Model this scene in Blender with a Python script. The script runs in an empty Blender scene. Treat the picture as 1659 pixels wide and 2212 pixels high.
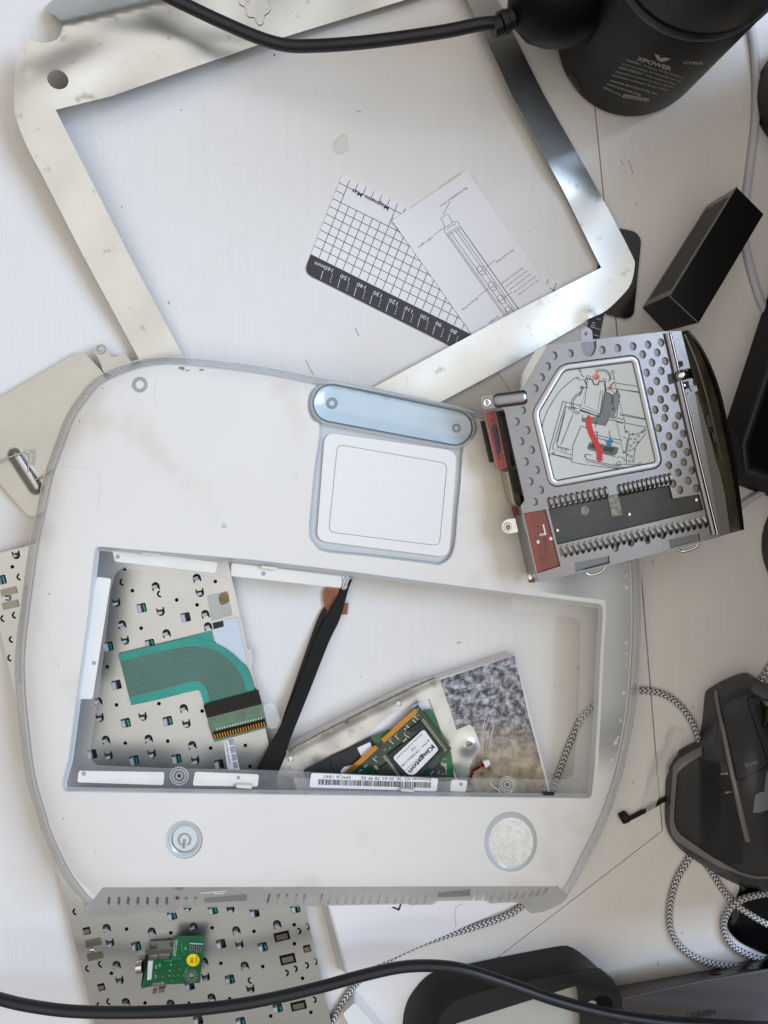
import bpy, bmesh, math, random
import numpy as np
from mathutils import Vector, Matrix, Quaternion
from mathutils.geometry import delaunay_2d_cdt
from mathutils.bvhtree import BVHTree

random.seed(7)
scene = bpy.context.scene
C = scene.collection

# ------------------------------------------------------------------ camera
W, Hh, F = 1659.0, 2212.0, 1597.0            # picture plane units and focal length in the same units
CAM_H = 0.415                                # metres above the desk
down_c = Vector((-70.0, 186.0, -F)).normalized()
CQ = down_c.rotation_difference(Vector((0, 0, -1)))
CAMP = Vector((0, 0, CAM_H))
cam = bpy.data.cameras.new('camera')
cam.sensor_fit = 'VERTICAL'
cam.sensor_height = 24.0
cam.lens = 24.0 * F / Hh
cam.clip_start = 0.01
cam.clip_end = 50.0
camo = bpy.data.objects.new('camera', cam)
C.objects.link(camo)
camo.location = CAMP
camo.rotation_mode = 'QUATERNION'
camo.rotation_quaternion = CQ
scene.camera = camo

# ------------------------------------------------------------------ light of the room
world = bpy.data.worlds.new('World')
scene.world = world
world.use_nodes = True
bg = world.node_tree.nodes['Background']
bg.inputs[0].default_value = (1.0, 0.90, 0.78, 1)
bg.inputs[1].default_value = 0.16

def area_lamp(name, loc, target, sx, sy, power, col):
    l = bpy.data.lights.new(name, 'AREA')
    l.shape = 'RECTANGLE'; l.size = sx; l.size_y = sy; l.energy = power; l.color = col
    o = bpy.data.objects.new(name, l); C.objects.link(o)
    o.location = loc
    o.rotation_euler = (Vector(target) - Vector(loc)).to_track_quat('-Z', 'Y').to_euler()
    return o
area_lamp('ceiling_light', (-0.2, 0.1, 1.9), (-0.2, 0.1, 0), 3.0, 3.0, 27.0, (1.0, 0.94, 0.86))
area_lamp('window_light', (1.05, 0.22, 0.98), (0, 0, 0), 0.8, 0.8, 27.0, (0.57, 0.74, 1.0))

vs_ = scene.view_settings
vs_.view_transform = 'Standard'
vs_.look = 'None'
vs_.exposure = 0.09
vs_.gamma = 1.0
scene.render.engine = 'CYCLES'
scene.cycles.use_denoising = True
scene.cycles.max_bounces = 10
scene.cycles.transparent_max_bounces = 24
scene.cycles.caustics_reflective = False
scene.cycles.caustics_refractive = False

# ------------------------------------------------------------------ helpers: projection
def ray(x, y):
    return CQ @ Vector((x - W / 2, Hh / 2 - y, -F))
def P(x, y, z=0.0):
    """Point at height z (mm) seen at (x, y)."""
    d = ray(x, y)
    t = (z * 0.001 - CAM_H) / d.z
    return CAMP + d * t
def T(i, j, *c):
    return [(553.0 * i + c[k] / 3.0, 553.0 * j + c[k + 1] / 3.0) for k in range(0, len(c), 2)]
def zz(x0, y0, s):
    return lambda *c: [(x0 + c[k] / s, y0 + c[k + 1] / s) for k in range(0, len(c), 2)]
Z1 = zz(1023.1, 691.3, 5.454); Z2 = zz(1327.2, 691.3, 5.454); Z3 = zz(1023.1, 967.8, 5.454); Z4 = zz(1327.2, 940.1, 5.454)
ZR = zz(580.7, 1410.2, 3.75); ZB = zz(884.8, 1382.5, 3.3333); ZK = zz(193.6, 1410.2, 3.75); ZD = zz(138.25, 1852.6, 3.0)
ZS = zz(774.2, 1935.5, 2.727); ZU = zz(1327.2, 1935.5, 5.0); ZM = zz(1382.5, 1410.2, 6.0); ZN = zz(1382.5, 1659.0, 6.0)
def prs(*c): return [(c[k], c[k + 1]) for k in range(0, len(c), 2)]

# ------------------------------------------------------------------ helpers: 2d
def area2(p):
    return 0.5 * sum(p[i][0] * p[(i + 1) % len(p)][1] - p[(i + 1) % len(p)][0] * p[i][1] for i in range(len(p)))
def rp(pts, r=8, n=5):
    """Polygon with rounded corners."""
    out = []
    m = len(pts)
    for i in range(m):
        p0, p1, p2 = Vector(pts[i - 1]), Vector(pts[i]), Vector(pts[(i + 1) % m])
        rr = r[i] if isinstance(r, (list, tuple)) else r
        a, b = (p0 - p1), (p2 - p1)
        la, lb = a.length, b.length
        if rr <= 0.01 or la < 1e-6 or lb < 1e-6:
            out.append(tuple(p1)); continue
        q = min(rr, la * .49, lb * .49)
        s, e = p1 + a / la * q, p1 + b / lb * q
        for k in range(n + 1):
            t = k / n
            out.append(tuple((1 - t) ** 2 * s + 2 * t * (1 - t) * p1 + t * t * e))
    return out
def cr(pts, step=8.0, closed=False):
    """Catmull-Rom through points of any dimension."""
    pts = [np.array(p, float) for p in pts]
    m = len(pts); out = []
    rng = range(m) if closed else range(m - 1)
    for i in rng:
        p1, p2 = pts[i], pts[(i + 1) % m]
        p0 = pts[i - 1] if (closed or i > 0) else 2 * p1 - p2
        p3 = pts[(i + 2) % m] if (closed or i + 2 < m) else 2 * p2 - p1
        n = max(1, int(round(np.linalg.norm((p2 - p1)[:2]) / step)))
        for k in range(n):
            t = k / n
            out.append(tuple(0.5 * (2 * p1 + (p2 - p0) * t + (2 * p0 - 5 * p1 + 4 * p2 - p3) * t * t + (3 * p1 - p0 - 3 * p2 + p3) * t ** 3)))
    if not closed: out.append(tuple(pts[-1]))
    return out
def dens(p, step, closed=True):
    out = []
    m = len(p)
    for i in range(m if closed else m - 1):
        a, b = p[i], p[(i + 1) % m]
        n = max(1, int(math.hypot(b[0] - a[0], b[1] - a[1]) / step))
        for k in range(n): out.append((a[0] + (b[0] - a[0]) * k / n, a[1] + (b[1] - a[1]) * k / n))
    if not closed: out.append(p[-1])
    return out
def inset(p, d, closed=True):
    """Move a loop to its inside (closed) or to its right-hand side in the picture (open)."""
    m = len(p); out = []
    s = 1 if (not closed or area2(p) > 0) else -1
    for i in range(m):
        if closed: a, b, c = p[i - 1], p[i], p[(i + 1) % m]
        else: a, b, c = p[max(0, i - 1)], p[i], p[min(m - 1, i + 1)]
        n = Vector((0, 0))
        for u, v in ((a, b), (b, c)):
            e = Vector((v[0] - u[0], v[1] - u[1]))
            if e.length > 1e-9:
                e.normalize(); n += Vector((-e.y, e.x))
        if n.length < 1e-9: out.append(b); continue
        n.normalize()
        e1 = Vector((b[0] - a[0], b[1] - a[1]))
        k = 1.0
        if e1.length > 1e-9:
            e1.normalize(); k = 1 / max(.5, abs(n.dot(Vector((-e1.y, e1.x)))))
        dd = d[i] if isinstance(d, (list, tuple)) else d
        out.append((b[0] + n.x * s * dd * k, b[1] + n.y * s * dd * k))
    return out
def ell(cx, cy, rx, ry=None, n=20, a=0.0):
    ry = rx if ry is None else ry
    ca, sa = math.cos(math.radians(a)), math.sin(math.radians(a))
    return [(cx + rx * math.cos(t) * ca - ry * math.sin(t) * sa, cy + rx * math.cos(t) * sa + ry * math.sin(t) * ca)
            for t in (2 * math.pi * k / n for k in range(n))]
def capsule(p, q, r0, r1=None, n=9):
    r1 = r0 if r1 is None else r1
    a = math.atan2(q[1] - p[1], q[0] - p[0])
    out = [(q[0] + r1 * math.cos(a - math.pi / 2 + math.pi * k / n), q[1] + r1 * math.sin(a - math.pi / 2 + math.pi * k / n)) for k in range(n + 1)]
    out += [(p[0] + r0 * math.cos(a + math.pi / 2 + math.pi * k / n), p[1] + r0 * math.sin(a + math.pi / 2 + math.pi * k / n)) for k in range(n + 1)]
    return out
def inpoly(px, py, poly):
    poly = np.asarray(poly, float)
    x, y = poly[:, 0], poly[:, 1]
    x2, y2 = np.roll(x, -1), np.roll(y, -1)
    r = np.zeros(len(px), bool)
    for a, b, c, d in zip(x, y, x2, y2):
        if b == d: continue
        r ^= ((b > py) != (d > py)) & (px < (c - a) * (py - b) / (d - b) + a)
    return r
def segdist(px, py, loops, closed=True):
    best = np.full(len(px), 1e9)
    for L in loops:
        m = len(L)
        for i in range(m if closed else m - 1):
            ax, ay = L[i][:2]; bx, by = L[(i + 1) % m][:2]
            dx, dy = bx - ax, by - ay
            l2 = dx * dx + dy * dy
            if l2 < 1e-12: continue
            t = np.clip(((px - ax) * dx + (py - ay) * dy) / l2, 0, 1)
            best = np.minimum(best, np.hypot(px - ax - t * dx, py - ay - t * dy))
    return best

# ------------------------------------------------------------------ helpers: objects
BASE = {}
def thing(name, label, cat, at, group=None):
    o = bpy.data.objects.new(name, None)
    C.objects.link(o)
    o.empty_display_size = 0.01
    p = P(*at)
    o.location = p
    o['label'] = label; o['category'] = cat
    if group: o['group'] = group
    BASE[o.name] = p.copy()
    return o
def link(name, me, mat, parent=None, tag=None, kind=None, base=None):
    """Link a mesh whose vertices are in world space as one object."""
    o = bpy.data.objects.new(name, me)
    C.objects.link(o)
    if mat is not None and not me.materials: me.materials.append(mat)
    if parent is not None:
        b = BASE[parent.name]; o.parent = parent
    else:
        if base is None:
            co = np.zeros(len(me.vertices) * 3); me.vertices.foreach_get('co', co); co = co.reshape(-1, 3)
            base = Vector(((co[:, 0].min() + co[:, 0].max()) / 2, (co[:, 1].min() + co[:, 1].max()) / 2, co[:, 2].min()))
        b = base; o.location = b
    me.transform(Matrix.Translation(-b))
    BASE[o.name] = b.copy()
    if tag:
        o['label'], o['category'] = tag[0], tag[1]
        if len(tag) > 2 and tag[2]: o['group'] = tag[2]
    if kind: o['kind'] = kind
    return o
def mesh(verts, faces, smooth=None, recalc=True):
    me = bpy.data.meshes.new('m')
    me.from_pydata([tuple(v) for v in verts], [], faces)
    if recalc:
        bm = bmesh.new(); bm.from_mesh(me)
        bmesh.ops.recalc_face_normals(bm, faces=bm.faces)
        bm.to_mesh(me); bm.free()
    me.update()
    if smooth is not None:
        me.polygons.foreach_set('use_smooth', [True] * len(me.polygons))
        me.set_sharp_from_angle(angle=math.radians(smooth))
    return me
def triangulate(outer, holes, grid):
    pts, edges = [], []
    for L in [outer] + list(holes):
        k = len(pts)
        pts += [(p[0], p[1]) for p in L]
        edges += [(k + i, k + (i + 1) % len(L)) for i in range(len(L))]
    if grid:
        o = np.array(outer)
        gx, gy = np.meshgrid(np.arange(o[:, 0].min(), o[:, 0].max(), grid), np.arange(o[:, 1].min(), o[:, 1].max(), grid))
        gx = gx + (np.arange(gx.shape[0]) % 2)[:, None] * grid * .5
        gx, gy = gx.ravel(), gy.ravel()
        ok = inpoly(gx, gy, outer)
        for h in holes: ok &= ~inpoly(gx, gy, h)
        gx, gy = gx[ok], gy[ok]
        d = segdist(gx, gy, [outer] + list(holes))
        gx, gy = gx[d > grid * .45], gy[d > grid * .45]
        pts += list(zip(gx.tolist(), gy.tolist()))
    V, E, Fa, *_ = delaunay_2d_cdt([Vector(p) for p in pts], edges, [], 0, 1e-5)
    if not Fa: return [], []
    va = np.array([(v.x, v.y) for v in V])
    fa = np.array([f[:3] for f in Fa])
    cx = va[fa].mean(axis=1)
    ok = inpoly(cx[:, 0], cx[:, 1], outer)
    for h in holes: ok &= ~inpoly(cx[:, 0], cx[:, 1], h)
    return va, fa[ok]
def sheet(name, outer, z, th, mat, parent=None, holes=(), grid=None, tag=None, kind=None, smooth=35, bevel=0, proj=None):
    """A plate: outline and holes traced in the picture, top at height z (mm, number or function of arrays x, y), thickness th (mm)."""
    va, fa = triangulate(outer, holes, grid)
    n = len(va)
    zs = z(va[:, 0], va[:, 1]) if callable(z) else np.full(n, float(z))
    top = [P(va[i, 0], va[i, 1], zs[i]) for i in range(n)]
    faces = [tuple(int(k) for k in f) for f in fa]
    verts = list(top)
    if th > 0:
        verts += [v - Vector((0, 0, th * .001)) for v in top]
        cnt = {}
        for f in faces:
            for a, b in ((f[0], f[1]), (f[1], f[2]), (f[2], f[0])):
                k = (min(a, b), max(a, b)); cnt[k] = cnt.get(k, 0) + 1
        faces += [tuple(k + n for k in f[::-1]) for f in faces]
        faces += [(a, b, b + n, a + n) for (a, b), c in cnt.items() if c == 1]
    me = mesh(verts, faces, smooth)
    o = link(name, me, mat, parent, tag, kind)
    if bevel:
        bm = o.modifiers.new('bevel', 'BEVEL'); bm.width = bevel * .001; bm.segments = 2; bm.limit_method = 'ANGLE'; bm.angle_limit = math.radians(50)
    return o
def prism(name, low, zl, high, zh, mat, parent=None, tag=None, bevel=0, holes_top=None, smooth=30):
    """A solid between two outlines with as many points, at heights zl and zh."""
    n = len(low)
    verts = [P(x, y, zl) for x, y in low] + [P(x, y, zh) for x, y in high]
    faces = [tuple(range(n)), tuple(range(n, 2 * n))] + [(i, (i + 1) % n, n + (i + 1) % n, n + i) for i in range(n)]
    o = link(name, mesh(verts, faces, smooth), mat, parent, tag)
    if bevel:
        bm = o.modifiers.new('bevel', 'BEVEL'); bm.width = bevel * .001; bm.segments = 3; bm.limit_method = 'ANGLE'; bm.angle_limit = math.radians(40)
    return o
def loft(name, loops, mat, parent=None, closed=True, tag=None, th=0, smooth=50, cap=False):
    """loops: lists of (x, y, z), equally long, joined one to the next."""
    m = len(loops[0]); verts = []
    for L in loops: verts += [P(*p) for p in L]
    faces = []
    for k in range(len(loops) - 1):
        for i in range(m if closed else m - 1):
            j = (i + 1) % m
            faces.append((k * m + i, k * m + j, (k + 1) * m + j, (k + 1) * m + i))
    if cap: faces.append(tuple(range((len(loops) - 1) * m, len(loops) * m)))
    o = link(name, mesh(verts, faces, smooth), mat, parent, tag)
    if th:
        s = o.modifiers.new('solid', 'SOLIDIFY'); s.thickness = th * .001; s.offset = -1
    return o
def sweep(name, wpts, r, mat, parent=None, tag=None, n=12, closed=False, flat=1.0, ends=True, kind=None):
    """Round tube through world points (metres); r in mm, number or list; UV: u along in mm, v round."""
    m = len(wpts); wpts = [Vector(p) for p in wpts]
    verts, uvs = [], []
    up = Vector((0, 0, 1)); L = 0
    for i, p in enumerate(wpts):
        a = wpts[(i - 1) % m] if (closed or i > 0) else p
        b = wpts[(i + 1) % m] if (closed or i < m - 1) else p
        t = (b - a)
        t = t.normalized() if t.length > 1e-9 else Vector((1, 0, 0))
        s = t.cross(up)
        s = s.normalized() if s.length > 1e-4 else Vector((1, 0, 0))
        u = s.cross(t).normalized()
        if i: L += (p - wpts[i - 1]).length * 1000
        rr = (r[i] if isinstance(r, (list, tuple)) else r) * .001
        for k in range(n):
            g = 2 * math.pi * k / n
            verts.append(p + s * math.cos(g) * rr + u * math.sin(g) * rr * flat)
        uvs.append(L)
    faces, fu = [], []
    for i in range(m if closed else m - 1):
        j = (i + 1) % m
        for k in range(n):
            q = (k + 1) % n
            faces.append((i * n + k, i * n + q, j * n + q, j * n + k))
            u2 = uvs[j] if j else uvs[-1] + 1
            fu.append(((uvs[i], k / n), (uvs[i], (k + 1) / n), (u2, (k + 1) / n), (u2, k / n)))
    if not closed and ends:
        faces.append(tuple(range(n))); faces.append(tuple(range((m - 1) * n, m * n)))
        fu.append([(0, 0)] * n); fu.append([(0, 0)] * n)
    me = mesh(verts, faces, 50, recalc=False)
    uvl = me.uv_layers.new(name='UVMap')
    flatuv = []
    for f in fu:
        for c in f: flatuv += [c[0], c[1]]
    uvl.data.foreach_set('uv', flatuv)
    bm = bmesh.new(); bm.from_mesh(me); bmesh.ops.recalc_face_normals(bm, faces=bm.faces); bm.to_mesh(me); bm.free()
    return link(name, me, mat, parent, tag, kind)
def cable(name, pts, r, mat, parent=None, tag=None, step=7, n=12, kind=None, flat=1.0):
    return sweep(name, [P(*p) for p in cr(pts, step)], r, mat, parent, tag, n, kind=kind, flat=flat)
def box(name, c, size, rz, mat, parent=None, tag=None, bevel=0, z0=0):
    """Box of size (mm) whose base centre is seen at c = (x, y) at height z0."""
    b = P(c[0], c[1], z0); x, y, h = (s * .0005 for s in size)
    R = Matrix.Rotation(math.radians(rz), 3, 'Z')
    v = [b + R @ Vector((sx * x, sy * y, 0)) + Vector((0, 0, zk * 2 * h)) for zk in (0, 1) for sx, sy in ((-1, -1), (1, -1), (1, 1), (-1, 1))]
    f = [(0, 1, 2, 3), (4, 5, 6, 7), (0, 1, 5, 4), (1, 2, 6, 5), (2, 3, 7, 6), (3, 0, 4, 7)]
    o = link(name, mesh(v, f), mat, parent, tag)
    if bevel:
        bm = o.modifiers.new('bevel', 'BEVEL'); bm.width = bevel * .001; bm.segments = 2
    return o
def ribbons(name, lines, w, z, mat, parent, proj=None, kind=None):
    """Printed strokes of width w as one flat sheet."""
    verts, faces = [], []
    pr = proj or (lambda x, y: P(x, y, z(x, y) if callable(z) else z))
    for ln in lines:
        m = len(ln)
        if m < 2: continue
        k = len(verts)
        for i, p in enumerate(ln):
            a, b = ln[max(0, i - 1)], ln[min(m - 1, i + 1)]
            e = Vector((b[0] - a[0], b[1] - a[1]))
            e = e.normalized() if e.length > 1e-9 else Vector((1, 0))
            nx, ny = -e.y * w * .5, e.x * w * .5
            verts += [pr(p[0] + nx, p[1] + ny), pr(p[0] - nx, p[1] - ny)]
        faces += [(k + 2 * i, k + 2 * i + 1, k + 2 * i + 3, k + 2 * i + 2) for i in range(m - 1)]
    return link(name, mesh(verts, faces), mat, parent, kind=kind)
def discs(name, items, z, mat, parent, kind=None):
    """Several printed patches (polygons) as one flat sheet."""
    verts, faces = [], []
    for poly in items:
        k = len(verts); verts += [P(x, y, z) for x, y in poly]; faces.append(tuple(range(k, k + len(poly))))
    return link(name, mesh(verts, faces), mat, parent, kind=kind)
def text_mesh(s, bold=0.0):
    cu = bpy.data.curves.new('t', 'FONT'); cu.body = s; cu.offset = bold; cu.resolution_u = 3
    o = bpy.data.objects.new('t', cu)
    me = o.to_mesh()
    v = [tuple(x.co) for x in me.vertices]; f = [tuple(p.vertices) for p in me.polygons]
    o.to_mesh_clear(); bpy.data.objects.remove(o); bpy.data.curves.remove(cu)
    return v, f
def text(name, s, p0, p1, h, z, mat, parent, bold=0.0, proj=None, shear=0.0):
    """Lettering from baseline start p0 to baseline end p1, capitals h high."""
    v, f = text_mesh(s, bold)
    if not v: return None
    x0, x1 = min(a[0] for a in v), max(a[0] for a in v)
    d = Vector((p1[0] - p0[0], p1[1] - p0[1])); ln = d.length; d.normalize()
    up = Vector((d.y, -d.x)); sx = ln / (x1 - x0); sy = h / 0.70
    pr = proj or (lambda x, y: P(x, y, z))
    vv = []
    for a in v:
        q = Vector(p0) + d * ((a[0] - x0 + shear * a[1]) * sx) + up * (a[1] * sy)
        vv.append(pr(q.x, q.y))
    return link(name, mesh(vv, f), mat, parent)
def bvh_of(o):
    me = o.data; b = BASE[o.name]
    return BVHTree.FromPolygons([v.co + b for v in me.vertices], [tuple(p.vertices) for p in me.polygons])
def drape(bvhs, off=0.15):
    def f(x, y):
        d = ray(x, y).normalized()
        best = None
        for b in bvhs:
            h = b.ray_cast(CAMP, d)
            if h[0] is not None and (best is None or h[3] < best): best = h[3]
        if best is None: return P(x, y, 0.2)
        return CAMP + d * (best - off * .001)
    return f

# ------------------------------------------------------------------ helpers: materials
def lin(c):
    return tuple(((v / 255) / 12.92 if v / 255 <= .04045 else ((v / 255 + .055) / 1.055) ** 2.4) for v in c)
def M(name, rgb, rough=.5, metal=0.0, alpha=1.0, trans=0.0, var=0.0, vscale=40, vstretch=(1, 1, 1), bump=0.0, bscale=400, bstretch=(1, 1, 1), coat=0.0, rvar=0.0,
      rgb2=None, spec=.5, sss=0.0, ior=1.45, stain=None, glow=0.0):
    m = bpy.data.materials.new(name); m.use_nodes = True
    nt = m.node_tree; b = nt.nodes['Principled BSDF']; N = nt.nodes.new; K = nt.links.new
    c = lin(rgb)
    b.inputs['Base Color'].default_value = (*c, 1)
    b.inputs['Roughness'].default_value = rough
    b.inputs['Metallic'].default_value = metal
    b.inputs['Alpha'].default_value = alpha
    b.inputs['Transmission Weight'].default_value = trans
    b.inputs['Coat Weight'].default_value = coat
    b.inputs['Coat Roughness'].default_value = .12
    b.inputs['Specular IOR Level'].default_value = spec
    b.inputs['IOR'].default_value = ior
    if sss:
        b.inputs['Subsurface Weight'].default_value = sss
        b.inputs['Subsurface Radius'].default_value = (.004, .004, .004)
        b.inputs['Subsurface Scale'].default_value = 1.0
    tc = N('ShaderNodeTexCoord')
    def noise(scale, stretch, detail=5, w=0):
        mp = N('ShaderNodeMapping'); mp.inputs['Scale'].default_value = stretch
        mp.inputs['Location'].default_value = (w, w * .7, 0)
        K(tc.outputs['Object'], mp.inputs['Vector'])
        nz = N('ShaderNodeTexNoise'); nz.inputs['Scale'].default_value = scale; nz.inputs['Detail'].default_value = detail
        K(mp.outputs[0], nz.inputs['Vector'])
        return nz.outputs['Fac']
    if var or rgb2:
        f = noise(vscale, vstretch)
        r = N('ShaderNodeValToRGB')
        c2 = lin(rgb2) if rgb2 else tuple(v * (1 - var) for v in c)
        r.color_ramp.elements[0].color = (*c2, 1); r.color_ramp.elements[1].color = (*c, 1)
        r.color_ramp.elements[0].position = .33; r.color_ramp.elements[1].position = .62
        K(f, r.inputs[0]); out = r.outputs[0]
        if stain:
            sc, amt, col = stain
            g = noise(sc, (1, 1, 1), 8, 3.1)
            rr = N('ShaderNodeValToRGB'); rr.color_ramp.elements[0].position = 1 - amt; rr.color_ramp.elements[1].position = 1 - amt + .22
            K(g, rr.inputs[0])
            mx = N('ShaderNodeMixRGB'); K(rr.outputs[0], mx.inputs[0]); K(out, mx.inputs[1]); mx.inputs[2].default_value = (*lin(col), 1)
            out = mx.outputs[0]
        K(out, b.inputs['Base Color'])
    if glow:      # lets part of the light through, as thin frosted plastic does
        tl = N('ShaderNodeBsdfTranslucent'); tl.inputs[0].default_value = (*c, 1)
        ms_ = N('ShaderNodeMixShader'); ms_.inputs[0].default_value = glow
        outn = nt.nodes['Material Output']
        K(b.outputs[0], ms_.inputs[1]); K(tl.outputs[0], ms_.inputs[2])
        if alpha < 1:
            tp = N('ShaderNodeBsdfTransparent'); m2 = N('ShaderNodeMixShader'); m2.inputs[0].default_value = alpha
            b.inputs['Alpha'].default_value = 1.0
            K(tp.outputs[0], m2.inputs[1]); K(ms_.outputs[0], m2.inputs[2]); K(m2.outputs[0], outn.inputs[0])
        else: K(ms_.outputs[0], outn.inputs[0])
    if rvar:
        f = noise(vscale * .7, vstretch, 4, 9)
        mr = N('ShaderNodeMapRange'); mr.inputs['To Min'].default_value = max(0, rough - rvar); mr.inputs['To Max'].default_value = rough + rvar
        K(f, mr.inputs[0]); K(mr.outputs[0], b.inputs['Roughness'])
    if bump:
        f = noise(bscale, bstretch, 6, 5)
        bp = N('ShaderNodeBump'); bp.inputs['Strength'].default_value = bump; bp.inputs['Distance'].default_value = .0006
        K(f, bp.inputs['Height']); K(bp.outputs[0], b.inputs['Normal'])
    return m
# ------------------------------------------------------------------ materials
m_desk = M('white_woodgrain_laminate', (226, 224, 221), .42, stain=(11, .42, (216, 209, 198)), var=.026, vscale=60, vstretch=(9, .3, 1), bump=.14, bscale=90, bstretch=(16, .35, 1), rvar=.05)
m_gap = M('dark_joint', (96, 86, 74), .8)
m_foil = M('tinned_sheet', (214, 209, 192), .33, 1.0, var=.08, vscale=35, bump=.05, bscale=500, rvar=.07)
m_foil_worn = M('worn_tinned_sheet', (212, 215, 214), .37, 1.0, var=.10, vscale=30, bump=.10, bscale=160, rvar=.09, stain=(150, .375, (140, 128, 106)))
m_steel = M('brushed_steel', (140, 140, 143), .28, 1.0, var=.08, vscale=60, bump=.03, bscale=700, rvar=.08, stain=(120, .38, (150, 146, 140)))
m_bright = M('bright_steel', (215, 215, 215), .14, 1.0)
m_plate = M('cream_zinc_plate', (198, 199, 196), .38, 1.0, var=.09, vscale=30, bump=.05, bscale=600, rvar=.06)
m_kbplate = M('keyboard_back_plate', (208, 211, 211), .42, 1.0, var=.10, vscale=22, bump=.05, bscale=600, rvar=.08)
m_shell = M('frosted_white_shell', (231, 227, 221), .33, var=.035, vscale=12, bump=.02, bscale=900, coat=.12, stain=(26, .41, (214, 204, 188)), glow=.06)
m_rim = M('clear_frosted_rim', (232, 234, 235), .2, alpha=.40, coat=.35, glow=.3)
m_rim2 = M('milky_rim', (230, 229, 226), .3, alpha=.72, coat=.2, glow=.2)
m_ledge = M('clear_polycarbonate_ledge', (236, 236, 234), .18, alpha=.2, coat=.25, glow=.2)
m_clear = M('clear_plastic', (222, 226, 228), .12, alpha=.30, coat=.4)
m_film = M('clear_film', (235, 235, 235), .10, alpha=.22, coat=.4, bump=.2, bscale=80)
m_ledgepaint = M('ledge_white_paint', (236, 233, 226), .45, var=.05, vscale=60, glow=.08)
m_well = M('ice_grey_well', (192, 196, 198), .28, var=.05, vscale=40, coat=.3)
m_ice = M('ice_blue_button', (190, 207, 217), .16, var=.05, vscale=70, coat=.5, bump=.04, bscale=900)
m_pad = M('trackpad_grey_white', (232, 230, 227), .42, var=.02, vscale=300, bump=.05, bscale=2500)
m_greyring = M('grey_show_through', (160, 164, 166), .35, var=.1, vscale=200)
m_line = M('fine_groove', (140, 142, 145), .5)
m_black = M('black_plastic', (26, 26, 28), .42, bump=.05, bscale=1500, var=.15, vscale=40)
m_blackmat = M('matte_black', (17, 17, 18), .6, bump=.04, bscale=1500, spec=.3)
m_blackgloss = M('gloss_black', (9, 9, 11), .16, spec=.35, bump=.03, bscale=60)
m_blower = M('blower_black', (7, 7, 8), .42, spec=.25, bump=.04, bscale=1500)
m_blackcard = M('black_carton', (10, 9, 11), .35, bump=.05, bscale=120, spec=.14)
m_blackside = M('black_side_reflection', (26, 25, 26), .2, bump=.04, bscale=120, spec=1.0)
m_cord = M('black_rubber_cord', (30, 31, 35), .38, var=.2, vscale=60, bump=.05, bscale=300)
m_greyrub = M('charcoal_rubber', (46, 45, 46), .55, bump=.05, bscale=1800, var=.1, vscale=30)
m_dgrey = M('dark_grey_metal', (84, 80, 82), .42, .3, bump=.03, bscale=1500)
m_smoke = M('smoked_translucent', (50, 48, 42), .2, alpha=.8, coat=.4, var=.4, vscale=60, rgb2=(92, 86, 68))
m_dark = M('dark_recess', (38, 40, 42), .6)
m_darkplate = M('dark_metal_plate', (74, 74, 71), .45, .7, var=.2, vscale=60, stain=(240, .33, (124, 122, 116)))
m_white = M('white_paper', (232, 230, 232), .55, var=.02, vscale=30, bump=.03, bscale=600)
m_whitebox = M('white_card_box', (230, 227, 230), .4, var=.02, vscale=20, bump=.02, bscale=300)
m_whitepl = M('white_plastic', (226, 226, 226), .35)
m_whitecab = M('white_cable', (206, 206, 214), .4, var=.1, vscale=100)
m_ink = M('black_ink', (40, 41, 44), .6)
m_grey_ink = M('grey_ink', (92, 96, 100), .6)
m_matband = M('mat_black_band', (52, 53, 58), .5)
m_whiteink = M('white_ink', (225, 225, 225), .6)
m_greyprint = M('grey_print', (176, 172, 168), .6)
m_teal = M('teal_flex', (0, 152, 136), .22, coat=.5, var=.25, vscale=50, alpha=.93)
m_tealdark = M('dark_teal_trace_field', (10, 104, 98), .25, coat=.5, var=.2, vscale=60)
m_trace = M('silver_trace', (112, 122, 104), .35, .3)
m_pcb = M('green_board', (18, 98, 54), .28, coat=.5, var=.3, vscale=220)
m_pcbd = M('dark_green_board', (22, 60, 42), .28, coat=.5, var=.3, vscale=220)
m_gold = M('gold_contact', (214, 148, 52), .28, .8)
m_chip = M('chip_black', (38, 40, 42), .45)
m_solder = M('solder', (200, 204, 204), .22, 1.0)
m_yellow = M('yellow_sticker', (236, 200, 20), .5)
m_redpcb = M('dark_red_board', (120, 26, 14), .12, coat=1.0, var=.25, vscale=80)
m_redconn = M('red_connector_board', (150, 58, 46), .35, var=.35, vscale=90)
m_red = M('red_print', (208, 44, 34), .5)
m_pink = M('pink_print', (222, 130, 118), .5)
m_blue = M('blue_print', (24, 120, 178), .5)
m_copper = M('copper_flex', (150, 92, 56), .35, .3, coat=.4)
m_copperline = M('copper_flex_line', (74, 44, 30), .4)
m_labelpaper = M('grey_green_label', (204, 207, 202), .5, var=.02, vscale=60)
m_mousetop = M('mouse_soft_black', (62, 62, 66), .4, bump=.05, bscale=1600, var=.12, vscale=40)
m_mouseband = M('mouse_grey_band', (134, 131, 127), .42, .2, bump=.03, bscale=1500)
m_wirered = M('red_wire', (180, 20, 26), .35)
m_skin = M('pale_sticker', (206, 206, 198), .5)
m_dirt = M('dark_crumb', (84, 74, 62), .8)
m_glue = M('clear_glue', (226, 222, 212), .1, alpha=.16, coat=1.0)
m_stand = M('stand_black', (30, 30, 32), .46, bump=.04, bscale=1800)
m_palepanel = M('pale_grey_panel', (176, 176, 166), .5, var=.04, vscale=40)

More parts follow.
